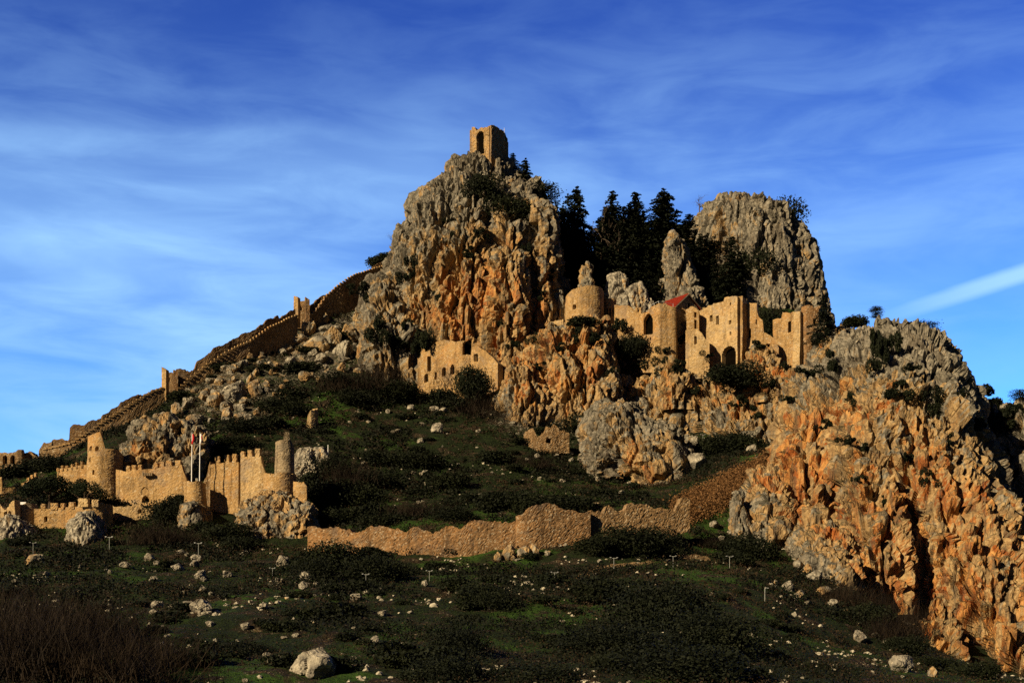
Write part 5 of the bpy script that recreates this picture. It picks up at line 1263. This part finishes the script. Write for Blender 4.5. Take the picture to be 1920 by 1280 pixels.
# scattered low shrubs
GS = 'low dark shrubs dotted over the slopes'; n_ = 0
while n_ < 190:
    z_ = rb.random()
    px, py = (rb.uniform(-20, 1500), rb.uniform(1010, 1275)) if z_ < .5 else ((rb.uniform(600, 1270), rb.uniform(760, 985)) if z_ < .78 else (rb.uniform(330, 690), rb.uniform(610, 900)))
    g0 = on_ground(px, py)
    if g0 is None: continue
    s_ = rb.uniform(.9, 2.4); n_ += 1
    LOW.put((g0[0], g0[1], g0[2] - .15), rb.uniform(0, 6.28), (s_ * rb.uniform(1, 1.6), s_ * rb.uniform(1, 1.6), s_), 'low dark evergreen shrub dotted on the grassy slopes', 'shrub', GS)
for K_ in (BUSH, SCRUB, BIG, FORE, BROWN, LOW, CON, FLAT, BARE, PINE): K_.done()

# ---------------------------------------------------------------- lamp posts on the slope
def lamp_post():
    t = thing('lamp_post', '', ''); mb = MB(); mb.tube([[0, 0, -.3], [0, 0, 1.0]], [.017, .014], 6); mb.part('pole', M['pole'], t, True)
    mb = MB(); mb.box((0, 0, 1.0), (.52, .028, .026)); mb.part('crossbar', M['pole'], t)
    for s_ in (-1, 1):
        mb = MB(); mb.box((s_ * .26, -.03, 1.05), (.13, .08, .05)); mb.box((s_ * .26, -.085, 1.05), (.11, .012, .04)); mb.part('floodlight', M['metal'], t)
    return t
LP = Kind([lamp_post()])
for px, base, top, lab in ((62,1038,1018,'T shaped lamp post at the far left above the tan slab boulder'),(205,1031,1007,'T shaped lamp post on the green bank below the outwork wall'),(372,1043,1019,'T shaped lamp post above the cluster of foreground boulders'),(511,1084,1066,'faint T shaped lamp post between the boulders right of the bastion'),(686,1099,1077,'T shaped lamp post below the left end of the barbican wall'),(805,1090,1070,'T shaped lamp post below the middle of the barbican wall'),(1040,1096,1073,'T shaped lamp post at the lower end of the dirt path'),(1151,1071,1047,'T shaped lamp post halfway along the dirt path'),(1262,1063,1043,'T shaped lamp post right of the round bushes by the dirt path'),(1368,1066,1044,'rightmost T shaped lamp post, near the cliff foot'),(1318,832,816,'pale T shaped post on the grass beside the upright boulder')):
    g0 = on_ground(px, base); s_ = (base - top) / F * g0[1]
    LP.put(tuple(g0), rb.uniform(-.2, .2), s_, lab, 'lamp post', 'lamp posts on the slope')
g0 = on_ground(615, 884); mt = thing('mast', 'thin plain white mast right of the slim round tower', 'mast', tuple(g0))
mb = MB(); mb.tube([g0 - [0, 0, .5], g0 + [0, 0, 50 / F * g0[1]]], [.09, .06], 8); mb.part('pole', M['white'], mt, True)
mb = MB(); mb.box(g0 + [0, 0, .1], (.5, .5, .3)); mb.part('base', M['wall_grey'], mt)
g0 = on_ground(1434, 1128); mt = thing('hooked_post', 'thin pale hooked post at the foot of the great cliff', 'post', tuple(g0))
mb = MB(); h_ = 26 / F * g0[1]; mb.tube([g0 - [0, 0, .3], g0 + [.02, 0, h_ * .95], g0 + [.12, 0, h_], g0 + [.35, 0, h_]], .04, 6); mb.part('pole', M['pole'], mt, True)
mb = MB(); mb.box(g0 + [.42, 0, h_ - .02], (.2, .12, .08)); mb.part('lamp', M['metal'], mt)

# ---------------------------------------------------------------- dirt path, ground cover
pp = [on_ground(*q) for q in ((1035,1094),(1075,1084),(1110,1072),(1140,1064),(1160,1059),(1200,1056),(1260,1050),(1330,1046))]
pp = np.array(pp); cum = np.concatenate([[0], np.cumsum(np.hypot(*np.diff(pp[:, :2], axis=0).T))]); ss = np.arange(0, cum[-1], .5)
cx_, cy_ = np.interp(ss, cum, pp[:, 0]), np.interp(ss, cum, pp[:, 1]); tx, ty = np.gradient(cx_), np.gradient(cy_); l_ = np.hypot(tx, ty)
rows = []
for o_ in np.linspace(-1, 1, 6):
    wv_ = 1.05 + .3 * np.sin(ss * .7) + .2 * np.sin(ss * 1.9); X_ = cx_ - ty / l_ * o_ * wv_; Y_ = cy_ + tx / l_ * o_ * wv_; rows.append(np.stack([X_, Y_, gz(X_, Y_) + .16 - .14 * abs(o_) ** 3], 1))
A_ = np.stack(rows, 1); n1_, n2_ = A_.shape[:2]; i_ = (np.arange(n1_ - 1)[:, None] * n2_ + np.arange(n2_ - 1)[None]).ravel()
M['dirt'] = plain('tan_dirt', (.22, .145, .07), .95, .45, 1.2)
obj('path', mesh('path', A_.reshape(-1, 3), np.stack([i_, i_ + 1, i_ + n2_ + 1, i_ + n2_], 1), M['dirt']), kind='structure')

def scatter(n, seed, dens):
    r_ = np.random.default_rng(seed); Y_ = r_.uniform(85 ** 1.3, 345 ** 1.3, n) ** (1 / 1.3); X_ = r_.uniform(-.44, .44, n) * Y_
    P = np.stack([X_, Y_, np.zeros(n)], 1); k_ = dens(P) > r_.random(n); X_, Y_ = X_[k_], Y_[k_]
    return np.stack([X_, Y_, gz(X_, Y_)], 1), r_
clump = lambda P: np.clip(-.14 + 1.8 * fbm(P / 9.0, 71, 4) - .6 * fbm(P / 30.0, 72, 2), .0, 1)
def cover(name, n, seed, size, mat, dens, per=4, h_=.5, flat=.0):
    P, r_ = scatter(n, seed, dens); C_ = np.repeat(P, per, 0); C_ = C_ + r_.normal(size=C_.shape) * [size * .8, size * .8, 0]; C_[:, 2] += np.abs(r_.normal(size=len(C_))) * h_ * size
    V_, Q_ = leaf_quads(C_, size * .5 * np.clip(C_[:, 1] / 240, .35, 1.1), r_, flat); obj(name, mesh(name, V_, Q_, M[mat], False), kind='stuff', label={'grass': 'short green grass covering the hillside between bushes and stones', 'undergrowth': 'dark low undergrowth covering much of the hillside', 'dry_weeds': 'dry brown weeds growing over the hillside'}[name], cat=name.replace('_', ' '))
M['grass'] = leaf_material('grass_blades', (.011, .021, .003), (.022, .043, .006), (.040, .050, .011))
M['under'] = leaf_material('undergrowth_leaf', (.004, .006, .002), (.010, .013, .004), (.018, .016, .008))
M['weed'] = leaf_material('dry_weed', (.018, .011, .005), (.036, .022, .010), (.060, .040, .019))
cover('undergrowth', 80000, 301, .52, 'under', clump, 7, .9)
cover('grass', 110000, 302, .27, 'grass', lambda P: np.clip(.35 - 1.2 * fbm(P / 12.0, 75, 3), .03, 1), 4, .6)
cover('dry_weeds', 50000, 303, .42, 'weed', lambda P: np.clip(.25 + 1.2 * fbm(P / 10.0, 79, 3), .02, 1), 5, .9)
# rust bracken on the bank below the great cliff
r_ = np.random.default_rng(9); q_ = []
while len(q_) < 4200:
    u, v = r_.random(), r_.random(); px = 1272 + 185 * u; lo, hi = 948 - 94 * u, 980 - 70 * u
    py = lo + (hi - lo) * v + r_.normal() * 4; q_.append((px, py))
bp = []
for px, py in q_[::4]:
    g0 = on_ground(px, py)
    if g0 is not None: bp.append(g0)
bp = np.array(bp); C_ = np.repeat(bp, 60, 0); C_ = C_ + r_.normal(size=C_.shape) * [.9, 1.0, 0]; C_[:, 2] = gz(C_[:, 0], C_[:, 1]) + np.abs(r_.normal(size=len(C_))) * .75
V_, Q_ = leaf_quads(C_, .19, r_); obj('bracken', mesh('bracken', V_, Q_, M['rust_leaf'], False), kind='stuff', label='rust coloured bracken covering the bank at the foot of the great cliff', cat='bracken')
# loose stones too small and many to count
P, r_ = scatter(9000, 305, lambda P: np.clip(-.12 + 1.5 * fbm(P / 10.0, 91, 3), .004, 1)); n_ = len(P); sz = r_.uniform(.10, .34, n_) * (1 + (r_.random(n_) > .93) * .8)
V_ = (SP1[None] * (1 + .35 * r_.normal(size=(n_, len(SP1), 1))).clip(.5, 1.5) * sz[:, None, None] * np.array([1, 1, .65]) + P[:, None, :] + [0, 0, .05]).reshape(-1, 3)
T_ = (SP1T[None] + (np.arange(n_) * len(SP1))[:, None, None]).reshape(-1, 3)
M['stone'] = plain('pale_stone', (.40, .36, .27), .9, .35, 1.3)
obj('loose_stones', mesh('loose_stones', V_, T_, M['stone'], False), kind='stuff', label='small pale loose stones strewn over the slopes', cat='stones')
